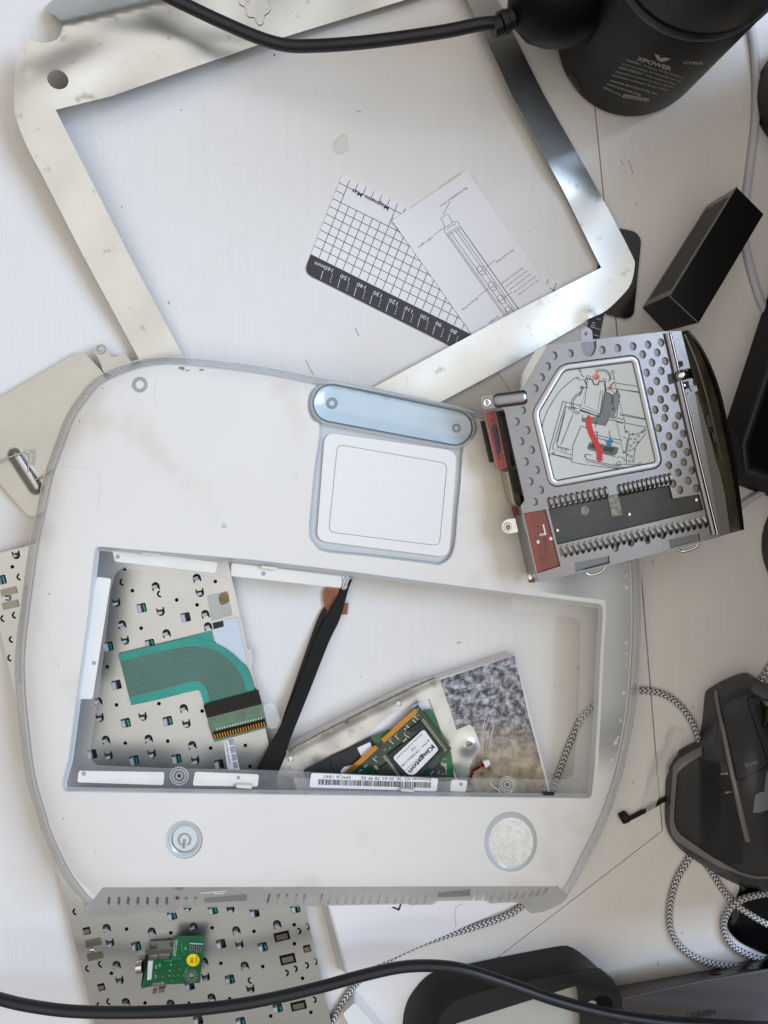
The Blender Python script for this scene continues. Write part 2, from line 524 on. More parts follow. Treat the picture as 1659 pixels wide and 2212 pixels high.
def make_braid():
    m = bpy.data.materials.new('braided_grey_white'); m.use_nodes = True
    nt = m.node_tree; N = nt.nodes.new; K = nt.links.new; b = nt.nodes['Principled BSDF']
    tc = N('ShaderNodeTexCoord'); sp = N('ShaderNodeSeparateXYZ'); K(tc.outputs['UV'], sp.inputs[0])
    def mth(op, a, bb=None):
        n = N('ShaderNodeMath'); n.operation = op
        for i, v in enumerate((a, bb)):
            if v is None: continue
            if isinstance(v, (int, float)): n.inputs[i].default_value = v
            else: K(v, n.inputs[i])
        return n.outputs[0]
    v4 = mth('MULTIPLY', sp.outputs[1], 5.0)
    tri = mth('ABSOLUTE', mth('SUBTRACT', mth('FRACT', v4), .5))
    u = mth('MULTIPLY', sp.outputs[0], .36)
    a = mth('ADD', u, mth('MULTIPLY', tri, 1.3))
    fr = mth('FRACT', a)
    st = mth('ABSOLUTE', mth('SUBTRACT', fr, .5))
    r = N('ShaderNodeValToRGB'); K(st, r.inputs[0])
    r.color_ramp.elements[0].position = .20; r.color_ramp.elements[0].color = (.05, .05, .062, 1)
    r.color_ramp.elements[1].position = .30; r.color_ramp.elements[1].color = (.74, .73, .74, 1)
    K(r.outputs[0], b.inputs['Base Color']); b.inputs['Roughness'].default_value = .55
    bp = N('ShaderNodeBump'); bp.inputs['Strength'].default_value = .6; bp.inputs['Distance'].default_value = .0004
    K(mth('MULTIPLY', mth('SINE', mth('MULTIPLY', fr, 12.566)), tri), bp.inputs['Height']); K(bp.outputs[0], b.inputs['Normal'])
    return m
m_braid = make_braid()

def make_cover():
    """A printed cover of speckled grey and tan fur tones, generic."""
    m = bpy.data.materials.new('speckled_cover_print'); m.use_nodes = True
    nt = m.node_tree; N = nt.nodes.new; K = nt.links.new; b = nt.nodes['Principled BSDF']
    tc = N('ShaderNodeTexCoord')
    def nz(sc, d, w):
        mp = N('ShaderNodeMapping'); mp.inputs['Location'].default_value = (w, w, 0); K(tc.outputs['Object'], mp.inputs[0])
        n = N('ShaderNodeTexNoise'); n.inputs['Scale'].default_value = sc; n.inputs['Detail'].default_value = d; n.inputs['Distortion'].default_value = .25; n.inputs['Roughness'].default_value = .68
        K(mp.outputs[0], n.inputs['Vector']); return n.outputs['Fac']
    def ramp(f, st):
        r = N('ShaderNodeValToRGB'); K(f, r.inputs[0])
        while len(r.color_ramp.elements) < len(st): r.color_ramp.elements.new(.5)
        for e, (p, c) in zip(r.color_ramp.elements, st): e.position = p; e.color = (*lin(c), 1)
        return r.outputs[0]
    grey = ramp(nz(240, 14, 1), [(.36, (38, 37, 40)), (.45, (88, 88, 94)), (.55, (158, 160, 168)), (.66, (206, 207, 212))])
    tan = ramp(nz(90, 9, 2), [(.34, (66, 56, 46)), (.42, (140, 124, 100)), (.60, (188, 172, 144)), (.75, (210, 200, 180))])
    sp = N('ShaderNodeSeparateXYZ'); K(tc.outputs['Object'], sp.inputs[0])
    mr = N('ShaderNodeMapRange'); K(sp.outputs[1], mr.inputs[0])
    mr.inputs['From Min'].default_value = .072; mr.inputs['From Max'].default_value = .040
    ad = N('ShaderNodeMath'); ad.operation = 'ADD'; K(mr.outputs[0], ad.inputs[0])
    n2 = N('ShaderNodeMath'); n2.operation = 'MULTIPLY_ADD'; K(nz(60, 3, 4), n2.inputs[0]); n2.inputs[1].default_value = .8; n2.inputs[2].default_value = -.4
    K(n2.outputs[0], ad.inputs[1]); ad.use_clamp = True
    mx = N('ShaderNodeMixRGB'); K(ad.outputs[0], mx.inputs[0]); K(grey, mx.inputs[1]); K(tan, mx.inputs[2])
    K(mx.outputs[0], b.inputs['Base Color']); b.inputs['Roughness'].default_value = .35
    return m
m_cover = make_cover()
# ------------------------------------------------------------------ the desk
seam = prs(1244, -220, 1285, 220, 1306, 440, 1332, 700, 1388, 1270, 1420, 1660, 1432, 1795, 1106, 2046, 560, 2460)
def side(d): return inset(seam, d, closed=False)
desk = bpy.data.objects.new('desk', None); C.objects.link(desk)
desk['kind'] = 'structure'; desk.location = P(830, 1106, -18); BASE[desk.name] = desk.location.copy()
rightside, leftside = side(-.9), side(.9)
sheet('desk_body', prs(-500, -500, 2200, -500, 2200, 2700, -500, 2700), -7, 12, m_gap, desk)
sheet('panel', leftside[::-1] + prs(-450, -220, -450, 2460), 0, 6.5, m_desk, desk, bevel=.5)
sheet('panel', rightside + prs(2150, 2460, 2150, -220), 0, 6.5, m_desk, desk, bevel=.5)

# crumbs and scratches of dirt, far too small to count
rnd = random.Random(3)
verts, faces = [], []
def speck(x, y, r, z):
    k = len(verts); n = rnd.randint(5, 7)
    a0 = rnd.random() * 6; s = rnd.uniform(.4, 1)
    for i in range(n):
        a = a0 + 6.283 * i / n; q = r * rnd.uniform(.6, 1.2)
        verts.append(P(x + q * math.cos(a), y + q * s * math.sin(a), z))
    verts.append(P(x, y, z + r * .12)); faces.extend([(k + i, k + (i + 1) % n, k + n) for i in range(n)])
for x, y, r in [(392, 238, 2.2), (217, 297, 1.3), (263, 447, 1.8), (507, 353, 1), (515, 353, 1), (482, 388, .8), (40 + 553, 119, 2.4), (365, 1655 - 553 - 450, 2), (365, 1106 - 450, 2.2),
                (98, 622, 1), (725, 517, 1), (1010, 1450, 1.2), (798, 1423, 1.2), (989, 1389, 2.2), (993, 1388, 2), (780, 1462, 1.6), (1514, 1446, 1.8), (1497, 1527, 2),
                (1592, 246, 1.4), (1524, 283, 1.2), (1375, 440, 2), (1150, 410, 1), (1143, 500, 1.2), (210, 1106 + 553 + 270, 1), (62, 1815, .8), (38, 1919, 1)]:
    speck(x, y, r, .05)
for k in range(90):
    x, y = rnd.uniform(0, 1659), rnd.uniform(0, 2212)
    speck(x, y, rnd.uniform(.4, .9), .04)
link('dust', mesh(verts, faces), m_dirt, tag=('tiny dark specks of dirt scattered over the white desk', 'dust'), kind='stuff')
hairs = [T(1, 1, 640, 465, 652, 485, 667, 518), T(1, 1, 320, 672, 345, 720, 375, 775), T(2, 3, 945, 1250, 942, 1265, 955, 1282), T(1, 0, 650, 722, 668, 720, 684, 727), T(2, 2, 415, 1005, 430, 1012, 437, 1030),
         T(2, 0, 705, 1040, 720, 1065), T(2, 0, 755, 1040, 770, 1080, 785, 1120), T(2, 3, 775, 82, 788, 95, 787, 105), T(2, 2, 910, 315, 912, 340), T(2, 3, 1105, 1060, 1098, 1080)]
ribbons('hair', [cr(h, 2) for h in hairs], 1.0, .08, m_dirt, None, kind='stuff')
bpy.data.objects['hair']['label'] = 'short dark hairs and lint lying on the white desk'; bpy.data.objects['hair']['category'] = 'lint'

# ------------------------------------------------------------------ the tinned lid shield, a big flat frame
f_out = cr(T(0, 0, 150, 240, 128, 330, 108, 420, 92, 560, 95, 720, 125, 830, 190, 980, 260, 1110, 400, 1385), 5) + T(0, 0, 540, 1659) + prs(300, 775, 395, 953, 470, 1092, 482, 1112, 505, 1112, 953, 868, 1106, 786, 1263, 696)
f_out += cr(T(2, 1, 480, 415, 600, 360, 700, 270, 770, 180, 795, 60) + T(2, 0, 780, 1659, 690, 1480, 600, 1310), 5) + T(2, 0, 590, 1290, 500, 1130, 200, 600, 30, 260) + prs(1076, 0, 1050, -50, 950, -85, 400, -85, 150, -60, 115, -2, 103, 10, 100, 19, 106, 28, 118, 33, 128, 43, 134, 58, 131, 76, 122, 86, 108, 91, 90, 92, 70, 88)
f_out = dens(f_out, 12)
f_in = dens(prs(120, 237, 240, 207, 553, 98, 603, 83, 873, 0, 985, -40, 1010, 0, 1106, 207, 1216, 410, 1286, 553, 1299, 578, 1106, 676, 810, 835, 540, 978, 505, 975, 397, 771, 280, 553), 12)
def z_frame(x, y):
    r = np.hypot(x - 60, y - 150)
    z = 4.6 + 16 * np.clip(1 - r / 760, 0, 1) ** 1.1
    z = z + 3 * np.exp(-((x - 1080) ** 2 + (y - 0) ** 2) / 300 ** 2)
    s_ = ((x - 1138) * .88 - (y - 204) * .47)
    z = z - .075 * np.clip(s_, -60, 60) * np.clip((430 - y) / 70, 0, 1) * np.clip((x - 980) / 30, 0, 1)
    z = z + .8 * np.sin((x * .55 + y * 1.1) / 26 - 2.2) * np.exp(-(np.hypot(x - 150, y - 120) / 170) ** 2)
    z = z + .6 * np.exp(-((y - (64 + .135 * (x - 250))) / 26) ** 2) * np.clip((x - 130) / 120, 0, 1) * np.clip((620 - x) / 90, 0, 1)
    z = z + 1.5 * np.exp(-((x - 440) ** 2 + (y - 130) ** 2) / 40 ** 2)
    z = z + 1.3 * np.exp(-((x - 1272) ** 2 + (y - 684) ** 2) / 18 ** 2)
    z = z + .35 * np.sin(x / 31 + y / 47)
    over = np.clip((52 - .24 * (x - 133)) - y, 0, 200) * np.where((x < 420), 1, 0)
    return z - .30 * over
frame = thing('lid_shield', 'large thin tinned sheet metal frame with rounded corners around the white desk', 'metal frame', (700, 480, 0))
sheet('plate', f_out, z_frame, .5, m_foil_worn, frame, holes=[f_in, ell(125, 172, 24, 20, 24, 30)], grid=9, smooth=60)
scal = T(0, 0, 1550, -20, 1553, 20, 1590, 45, 1600, 90, 1620, 108, 1650, 110) + T(1, 0, 15, 155, 40, 150, 50, 100, 80, 75, 92, 35, 80, -20)
scal3 = [(x, y, float(z_frame(np.array([x]), np.array([y]))[0]) + .5) for x, y in cr(scal, 3)]
sweep('clip_outline', [P(*q) for q in scal3], .35, m_bright, frame, n=6)

# ------------------------------------------------------------------ magnetic mat with a millimetre rule
A = Vector((.894, .447)); B = Vector((.368, -.93))
def mm_(u, v):                       # along the band, away from the band, from the upper left end of the band
    q = Vector((672, 548)) + A * u + B * v
    return (q.x, q.y)
mat = thing('magnetic_mat', 'white magnetic mat with a black grid and a black millimetre band', 'mat', (850, 560, 0))
mat_poly = rp([mm_(0, 185), mm_(0, -44), mm_(640, -44), mm_(640, 185)], [3, 26, 4, 4])
sheet('sheet', mat_poly, .7, .6, m_white, mat)
sheet('band', rp([mm_(-.0, -1), mm_(0, -44), mm_(640, -44), mm_(640, -1)], [1, 25, 3, 1]), .78, .05, m_matband, mat)
lines = []
for k in range(1, 32):
    u = 19.2 * k
    lines.append([mm_(u, 0), mm_(u, 128 if 1 < k < 7 else 181)])
    if 1 < k < 7: lines.append([mm_(u, 165), mm_(u, 182)])
for k in range(1, 10):
    v = 18.3 * k
    if k == 8:
        lines.append([mm_(0, v), mm_(19.2, v)]); lines.append([mm_(134.4, v), mm_(630, v)])
    else: lines.append([mm_(0, v), mm_(630, v)])
ribbons('grid', lines, 1.25, .8, m_ink, mat)
text('lettering', 'Magnetic Mat', T(1, 0, 866, 1340)[0], T(1, 0, 628, 1222)[0], 9.5, .82, m_ink, mat, bold=.006)
tk = T(1, 1, 435, 95, 545, 150, 650, 203, 753, 255, 858, 305, 963, 355, 1062, 405, 1160, 453, 1258, 502)
ticks, dashes = [], []
for i, p in enumerate(tk):
    ticks.append([p, (p[0] - 5.3, p[1] + 18.5)])
    if i < 8:
        q = ((p[0] + tk[i + 1][0]) / 2 + 2, (p[1] + tk[i + 1][1]) / 2 - 2)
    else: q = (p[0] + 17, p[1] + 6)
    for s in range(4): dashes.append([(q[0] - 1.5 * s, q[1] + 5 * s), (q[0] - 1.5 * s - .9, q[1] + 5 * s + 3)])
ribbons('scale_ticks', ticks + dashes, 1.1, .86, m_whiteink, mat)
for s, (x0, y0, x1, y1) in zip(['160mm', '150', '140', '130', '120', '110', '100', '90', '80'],
        [(500, 85, 385, 35), (608, 142, 552, 118), (714, 195, 660, 170), (818, 247, 765, 225), (920, 298, 868, 275), (1018, 348, 970, 325), (1120, 398, 1070, 375), (1207, 440, 1170, 422), (1305, 487, 1266, 468)]):
    text('lettering', s, T(1, 1, x0, y0)[0], T(1, 1, x1, y1)[0], 8.2, .88, m_whiteink, mat)

# the dark end of another rule, poking out from under the frame corner
rule = thing('black_rule', 'end of a black rule marked 10 under the metal frame corner', 'ruler', (1288, 700, 0))
sheet('strip', T(2, 1, 500, 380, 605, 345, 565, 540, 480, 530), 1.1, .8, m_matband, rule)
text('lettering', '10', T(2, 1, 520, 428)[0], T(2, 1, 510, 462)[0], 8, 1.2, m_whiteink, rule)
ribbons('scale_ticks', [T(2, 1, 535, 465, 575, 478), T(2, 1, 530, 510, 560, 518), T(2, 1, 545, 405, 575, 412)], 1.2, 1.2, m_whiteink, rule)

# ------------------------------------------------------------------ folded instruction leaflet with a line drawing
leaf = thing('instruction_leaflet', 'white instruction leaflet with a pen screwdriver drawing lying on the mat', 'leaflet', (1050, 620, 0))
lp = prs(847, 476, 1008, 368, 1290, 768, 1130, 880)
leaf_paper = sheet('paper', dens(lp, 30), lambda x, y: 1.5 + .5 * np.sin((x - y) / 90) + 2.5 * np.clip(1 - np.hypot(x - 1008, y - 368) / 130, 0, 1) ** 2 + 1.2 * np.clip(1 - np.hypot(x - 847, y - 476) / 90, 0, 1) ** 2, .25, m_white, leaf, grid=24)
zl = 2.15
def lt(s, c, h, b=0): text('lettering', s, c[0], c[1], h, 0, m_grey_ink, leaf, bold=b, proj=drape([bvh_of(leaf_paper)], .12))
lt('Bit Installation Port', T(1, 0, 1362, 1212, 1190, 1332), 4.6)
lt('LED Lights', T(1, 0, 1140, 1532, 1047, 1600), 4.6)
lt('Reverse Key', T(1, 1, 1432, 268, 1332, 348), 4.6)
lt('Screen', T(1, 1, 1568, 385, 1510, 428), 4.6)
lt('Forward Key', prs(1108, 538, 1070, 566), 4.6)
for k, s in enumerate(['1.Tap to turn on the light', '2.Double click to see real', '-time battery level', '3.After long press, press the', 'adjusting gear torque again']):
    lt(s, [(1166 - 9 * k, 601 - 6 * k), (1118 - 9 * k, 637 - 6 * k)], 3.2)
d1 = [T(1, 0, 1225, 1470, 1197, 1412, 1243, 1387, 1275, 1440), T(1, 0, 1258, 1308, 1212, 1392), T(1, 0, 1150, 1526, 1222, 1472)]
pen = cr(T(1, 0, 1222, 1500, 1224, 1478, 1245, 1462, 1280, 1440, 1305, 1436, 1320, 1455), 2)
d1 += [pen, T(1, 0, 1238, 1490, 1255, 1470, 1295, 1450), T(1, 0, 1238, 1512, 1318, 1462), T(1, 0, 1234, 1528, 1325, 1478)]
s0 = T(1, 0, 1222, 1500, 1236, 1520, 1248, 1518, 1262, 1505, 1290, 1490, 1305, 1480, 1318, 1462, 1326, 1470)
dirv = Vector((175, 248)).normalized()
for k, p in enumerate(s0):
    q = Vector(p) + dirv * 235
    d1.append([p, (q.x, q.y)])
d1 += [T(1, 1, 1440, 262, 1505, 212), T(1, 1, 1490, 75, 1550, 25), T(1, 1, 1600, 275, 1659, 235)]
for c in T(1, 1, 1460, 93, 1532, 195, 1590, 280, 1640, 355):
    d1.append(cr(ell(c[0], c[1], 10.5, 7.5, 14, 55), 3, True) + [ell(c[0], c[1], 10.5, 7.5, 14, 55)[0]])
    d1.append([(c[0] - 3, c[1] + 1), (c[0], c[1] + 4), (c[0] + 1, c[1] - 1), (c[0] + 4, c[1] + 2)])
lz = drape([bvh_of(leaf_paper)], .12)
ribbons('drawing', [dens(q, 8, False) for q in d1], .95, 0, m_grey_ink, leaf, proj=lz)

# clear glue blob
gl = cr(T(1, 0, 540, 880, 585, 868, 600, 930, 610, 960, 590, 980, 535, 1000, 500, 960, 505, 920), 3, True)
sheet('glue_blob', gl, lambda x, y: .7 + .5 * np.exp(-((segdist(x, y, [gl]) - 5) / 3) ** 2) + .25 * np.sin(x / 7 + y / 9), .6, m_glue, grid=3, smooth=80, tag=('small clear blob of dried glue on the desk inside the metal frame', 'glue'))

# ------------------------------------------------------------------ left metal plate with a wire clip
pl = thing('metal_plate', 'matte cream metal plate with a wire clip at the left edge', 'metal plate', (120, 960, 0))
pp = rp(T(0, 1, -260, 1060, 10, 910, 530, 610, 660, 745, 900, 1300, 240, 1680, 195, 1690, 160, 1659, -40, 1430, -260, 1250), [2, 2, 10, 6, 10, 8, 8, 8, 2, 2])
slotc = T(0, 1, 100, 1290, 235, 1500)
def z_plate(x, y):
    z = np.full(len(x), 5.0)
    d = segdist(x, y, [slotc], False)
    return z + 2.6 * np.exp(-(d / 11) ** 4)
sheet('plate', dens(pp, 14), z_plate, .8, m_plate, pl, grid=5, smooth=60)
sheet('tab', rp(T(0, 1, 665, 745, 655, 700, 610, 610, 620, 575, 665, 568, 690, 600, 720, 650, 745, 655, 810, 625, 860, 700, 760, 790), [2, 6, 8, 10, 10, 8, 3, 3, 4, 4, 4]), 5.4, .8, m_plate, pl, holes=[ell(217, 754.5, 7, 6.5, 14)])
sweep('tab_ring', [P(x, y, 5.6) for x, y in ell(217, 754.5, 9, 8.5, 20)], .5, m_plate, pl, closed=True, n=6)
cable('wire_clip', [(-20, 1002, 9), (0, 995, 9.3), (57, 975, 9.5), (60.5, 976, 9.5), (62, 1000, 8), (61, 1030, 7), (64, 1037, 7), (72, 1039, 7), (95, 1026, 7.5), (120, 1012, 8)], .45, m_bright, pl, step=3, n=8)

# ------------------------------------------------------------------ the keyboard lying face down
kb = thing('keyboard', 'upturned laptop keyboard with punched metal back and teal ribbon under the white shell', 'keyboard', (320, 1700, 0))
kp = rp(prs(-38, 1204, 462, 1076, 742, 2330, 232, 2330), 6)
ka = -13.0
def arch(c, s=1.0, up=True):
    r = 5.6 * s
    pts = [(r * math.cos(math.pi * k / 10), -r * math.sin(math.pi * k / 10)) for k in range(11)] + [(-r, 6 * s), (-r * .62, 6 * s), (-r * .62, 3.4 * s), (r * .62, 3.4 * s), (r * .62, 6 * s), (r, 6 * s)]
    if not up: pts = [(x, -y) for x, y in pts]
    a = math.radians(ka); return [(c[0] + x * math.cos(a) - y * math.sin(a), c[1] + x * math.sin(a) + y * math.cos(a)) for x, y in pts]
def rect(c, w, h, a=ka, r=1.5):
    a = math.radians(a)
    return rp([(c[0] + x * math.cos(a) - y * math.sin(a), c[1] + x * math.sin(a) + y * math.cos(a)) for x, y in ((-w, -h), (w, -h), (w, h), (-w, h))], r, 2)
def csh(c, ang):
    out = [(8 * math.cos(t), 8 * math.sin(t)) for t in [math.radians(90 + 20 * k) for k in range(10)]] + [(4 * math.cos(t), 4 * math.sin(t)) for t in [math.radians(270 - 30 * k) for k in range(7)]]
    a = math.radians(ang); return [(c[0] + x * math.cos(a) - y * math.sin(a), c[1] + x * math.sin(a) + y * math.cos(a)) for x, y in out]
archs = T(0, 2, 1008, 480, 790, 727, 1078, 785, 1275, 425, 1330, 660, 1347, 740, 1190, 1270, 685, 1475, 962, 1468, 1245, 1510, 635, 1225) + ZD(275, 455, 568, 478, 838, 447, 1115, 470, 1380, 430, 340, 695, 400, 935, 690, 945, 955, 905, 905, 672, 1170, 698)
bowls = T(0, 2, 755, 590, 1042, 648, 1297, 525, 812, 835, 648, 1335, 927, 1328, 1210, 1375, 705, 1582, 985, 1570, 1267, 1612, 105, 280) + ZD(300, 555, 592, 575, 1138, 568, 362, 798, 920, 778, 1210, 855, 800, 325, 1080, 335)
sqs = T(0, 2, 918, 622, 1203, 682, 703, 872, 972, 855, 755, 1120, 815, 1367, 1087, 1355, 597, 1570, 870, 1610, 1145, 1600, 1420, 1635, 10, 440) + ZD(468, 575, 1018, 560, 1288, 580, 1075, 790, 815, 830, 700, 375, 965, 340, 1235, 358, 1500, 330, 1385, 975, 870, 1055, 1145, 1065)
dots = T(0, 2, 808, 370, 858, 510, 1395, 450, 1145, 570, 1277, 602, 915, 753, 695, 1003, 755, 1250, 1030, 1242, 1310, 1290, 812, 1498, 1087, 1485, 1365, 1530, 1590, 1513, 80, 355, 1620, 1648) + ZD(405, 463, 692, 487, 960, 455, 1232, 478, 1492, 435, 307, 750, 525, 942, 1017, 685, 1288, 706, 1493, 558, 368, 985, 810, 945, 1073, 915, 1546, 782, 1340, 1027, 1600, 1003)
csm = [(c, 0) for c in T(0, 2, 797, 455, 1040, 530, 25, 690, 100, 668, 130, 420, 80, 825, 70, 945) + ZD(78, 350, 160, 718, 243, 690, 232, 958, 297, 932, 1213, 795)] + [(c, 180) for c in ZD(1515, 478, 1570, 450, 1435, 748, 1492, 722, 1565, 700, 1615, 922, 1622, 675)]
brk = [(c, w, h) for c, w, h in zip(ZD(1412, 510, 1450, 658, 1520, 960), (17, 17, 17), (10, 11, 10))] + [(c, 8, 8) for c in ZD(147, 475, 242, 840, 1575, 590)]
holes = [arch(c, 1.55) for c in archs] + [arch(c, 1.55, False) for c in bowls] + [rect(c, 10.2, 10, ka, 3) for c in sqs] + [ell(c[0], c[1], 4.2, n=12) for c in dots] + [csh(c, a + ka) for c, a in csm] + [rect(c, w, h) for c, w, h in brk]
sheet('back_plate', dens(kp, 40), 6.0, .9, m_kbplate, kb, holes=holes)
sheet('key_tray', inset(kp, 1.5), 3.0, 2.6, m_dark, kb)
# plastic clips seen in the punched holes, sharing mesh data
def small_box(sx, sy, sz):
    v = [(a * sx * .0005, b * sy * .0005, c * sz * .001) for c in (0, 1) for a, b in ((-1, -1), (1, -1), (1, 1), (-1, 1))]
    me = mesh(v, [(0, 1, 2, 3), (4, 5, 6, 7), (0, 1, 5, 4), (1, 2, 6, 5), (2, 3, 7, 6), (3, 0, 4, 7)])
    return me
def place(name, me, at, rz, parent, mat=None):
    o = bpy.data.objects.new(name, me); C.objects.link(o)
    if mat and not me.materials: me.materials.append(mat)
    o.parent = parent; o.location = P(*at) - BASE[parent.name]; o.rotation_euler = (0, 0, math.radians(rz))
    return o
m_clipw = M('clip_grey_plastic', (176, 180, 186), .4)
clip_sq = small_box(1.9, 4.7, 2.3); clip_ar = small_box(2.5, 1.6, 2.4)
for c in sqs: place('key_clip', clip_sq, (c[0] - 3.6, c[1] + .8, 3.0), -ka, kb, m_clipw)
for c in archs: place('key_clip', clip_ar, (c[0], c[1] - .2, 3.0), -ka, kb, m_clipw)
for c in bowls: place('key_clip', clip_ar, (c[0], c[1] + .2, 3.0), -ka, kb, m_clipw)
teal_bar = small_box(1.1, 4.2, 1.6)
for i, c in enumerate(sqs):
    if i % 3 != 1: place('membrane_edge', teal_bar, (c[0] + 7.4, c[1] - 1.6, 3.0), -ka, kb, m_teal)
m_brk = M('bracket_metal', (150, 146, 136), .35, 1.0)
for c, w, h in brk: sheet('hinge_clip', rect((c[0], c[1] + 1), w * .72, h * .55), 5.2, 1.2, m_brk, kb)
# sprung latches at the left rim
for cx, cy in T(0, 2, 60, 560) + ZD(195, 597):
    for dy in (-14.5, 14.5): sheet('latch_plate', rect((cx + dy * .12, cy + dy), 17, 7.5, ka), 6.7, .9, m_brk, kb)
    pts = []
    for k in range(60):
        t = k / 59; a = t * 2 * math.pi * 6
        q = P(cx - 3 - 4 + 9 * t, cy - 1, 6.6)
        pts.append(q + Vector((0, math.cos(a) * .0014, math.sin(a) * .0014)))
    sweep('latch_spring', pts, .22, m_bright, kb, n=5)
# stickers on the plate
sheet('patch', rp(T(0, 2, 1340, 545, 1475, 512, 1505, 670, 1370, 708), 1), 6.3, .25, M('grey_patch', (176, 178, 170), .5, var=.12, vscale=60), kb)
sheet('stain_patch', cr(T(0, 2, 1420, 540, 1470, 520, 1482, 580, 1430, 600), 3, True), 6.36, .02, M('rust_stain', (142, 118, 82), .6, var=.4, vscale=200), kb)
sheet('black_patch', T(0, 2, 1376, 720, 1445, 705, 1450, 745, 1385, 762), 6.3, .2, m_dark, kb)
sheet('pale_film', T(0, 2, 1380, 762, 1452, 742, 1450, 700, 1540, 680, 1605, 1000, 1400, 850), 6.4, .2, M('pale_blue_film', (196, 204, 216), .3), kb)
sheet('edge_tab', T(0, 2, 1604, 890, 1628, 885, 1643, 980, 1622, 990), 6.2, .9, m_kbplate, kb)
bl = ZK(1085, 715, 1160, 700, 1215, 945, 1118, 945)
sheet('barcode_label', bl, 6.35, .15, m_white, kb)
bars = []
for k in range(26):
    if k % 7 == 5: continue
    t = k / 26; x = 1125 + 45 * t; y = 712 + 232 * t
    a, b = ZK(x, y, x + 36, y - 8)
    bars.append([a, b])
ribbons('barcode', bars, 1.3, 6.45, m_ink, kb)
text('lettering', 'Z0240V0J0RA', ZK(1096, 722)[0], ZK(1128, 905)[0], 4.6, 6.45, m_ink, kb)

# teal ribbon cable
tr = T(0, 2, 765, 922, 1000, 866, 1200, 820, 1300, 822, 1400, 850, 1500, 910, 1580, 990, 1620, 1060, 1650, 1160)
ti = T(0, 2, 850, 1253, 1000, 1222, 1150, 1185, 1240, 1163, 1285, 1155, 1300, 1175, 1310, 1205, 1320, 1245)
rib_o = cr(tr, 5); 
rib_b = T(0, 2, 1370, 768, 1380, 830)
zr = 7.4
sheet('ribbon', rp(T(0, 2, 765, 922, 1370, 770, 1385, 835, 1395, 900, 800, 1000), 1), 6.75, .2, m_teal, kb)
sheet('ribbon', rib_o + cr(ti[::-1], 5), lambda x, y: zr + .4 * np.sin(x / 40), .25, m_teal, kb, grid=12)
# lanes of the ribbon
def lerp(a, b, t): return tuple(np.array(a) * (1 - t) + np.array(b) * t)
lo = cr(T(0, 2, 785, 968, 1000, 915, 1200, 873, 1300, 875, 1390, 895, 1470, 945, 1540, 1020, 1580, 1100, 1598, 1165), 5)
li = cr(T(0, 2, 838, 1200, 1000, 1160, 1150, 1122, 1240, 1098, 1290, 1100, 1325, 1125, 1345, 1165, 1352, 1200, 1358, 1235), 5)
def resamp(L, n):
    a = np.array(L); d = np.r_[0, np.cumsum(np.hypot(*np.diff(a, axis=0).T))]
    t = np.linspace(0, d[-1], n); return list(zip(np.interp(t, d, a[:, 0]), np.interp(t, d, a[:, 1])))
lo, li = resamp(lo, 46), resamp(li, 46)
zt = lambda x, y: zr + .4 * math.sin(x / 40) + .12
sheet('trace_field', lo + li[::-1], lambda x, y: zr + .4 * np.sin(x / 40) + .07, .04, m_tealdark, kb, grid=12)
lanes = [[lerp(lo[i], li[i], k / 17) for i in range(46)] for k in range(18)]
ribbons('traces', lanes, 1.5, zt, m_trace, kb)
# connector
cz = 8.0
sheet('connector_tape', rp(ZK(920, 425, 1365, 300, 1395, 415, 950, 528), 2), cz + 1.0, 1.4, m_blackgloss, kb, bevel=.2)
sheet('connector_board', ZK(950, 520, 1395, 405, 1445, 605, 1010, 725, 965, 600), cz, 1.2, M('flux_board', (88, 122, 96), .3, var=.4, vscale=160, coat=.6), kb)
pads = []
for k in range(20):
    a = ZK(985 + 20.3 * k, 520 - 5.3 * k, 993 + 20.3 * k, 553 - 5.3 * k)
    pads.append(a)
ribbons('solder_pads', pads, 3.4, cz + .1, m_trace, kb)
sheet('connector', ZK(1000, 650, 1415, 545, 1428, 595, 1012, 700), cz + 1.6, 1.6, m_blackmat, kb)
pin = small_box(.45, 2.6, .5)
for k in range(20):
    c = ZK(1016 + 21 * k, 676 - 5.3 * k)[0]
    place('pin', pin, (c[0], c[1], cz + 1.6), 12, kb, m_gold)
tails = [ZK(1030 + 21 * k, 612 - 5.3 * k, 1034 + 21 * k, 630 - 5.3 * k) for k in range(18)]
ribbons('solder_tails', tails, 2.2, cz + .12, m_solder, kb)
sheet('clear_tape', rp(ZK(1400, 420, 1500, 400, 1550, 560, 1520, 610, 1445, 620), 12), cz + .5, .2, m_film, kb)
# ------------------------------------------------------------------ white card box with a speckled cover, under the shell
bx_ = thing('software_box', 'flat white card box with a speckled grey and tan cover under the shell opening', 'card box', (880, 1780, 0))
zb = 12.0
top = ZR(150, 790) + ZB(-250, 405, 210, 280, 750, 108, 765, 125) + prs(1186, 1700, 1240, 1905, 1232, 1916) + T(1, 3, 1640, 900, 850, 1250, 590, 1312, 560, 1290, 480, 905)
top = [ (618, 1622) ] + ZB(0, 345, 220, 275, 750, 112, 765, 125) + prs(1190, 1712, 1237, 1900, 836, 2076, 757, 2108, 746, 2096)
low = [ (604, 1612) ] + ZB(0, 305, 200, 245, 690, 80, 755, 98) + prs(1178, 1712, 1222, 1890, 830, 2064, 740, 2098, 728, 2090)
prism('carton', low, .3, top, zb, m_whitebox, bx_, bevel=.5)
sheet('cover_print', ZB(222, 284, 748, 115, 760, 126, 800, 300, 860, 560, 910, 740, 975, 1000, 1010, 1150, 380, 1150, 300, 700), zb + .1, .05, m_cover, bx_)
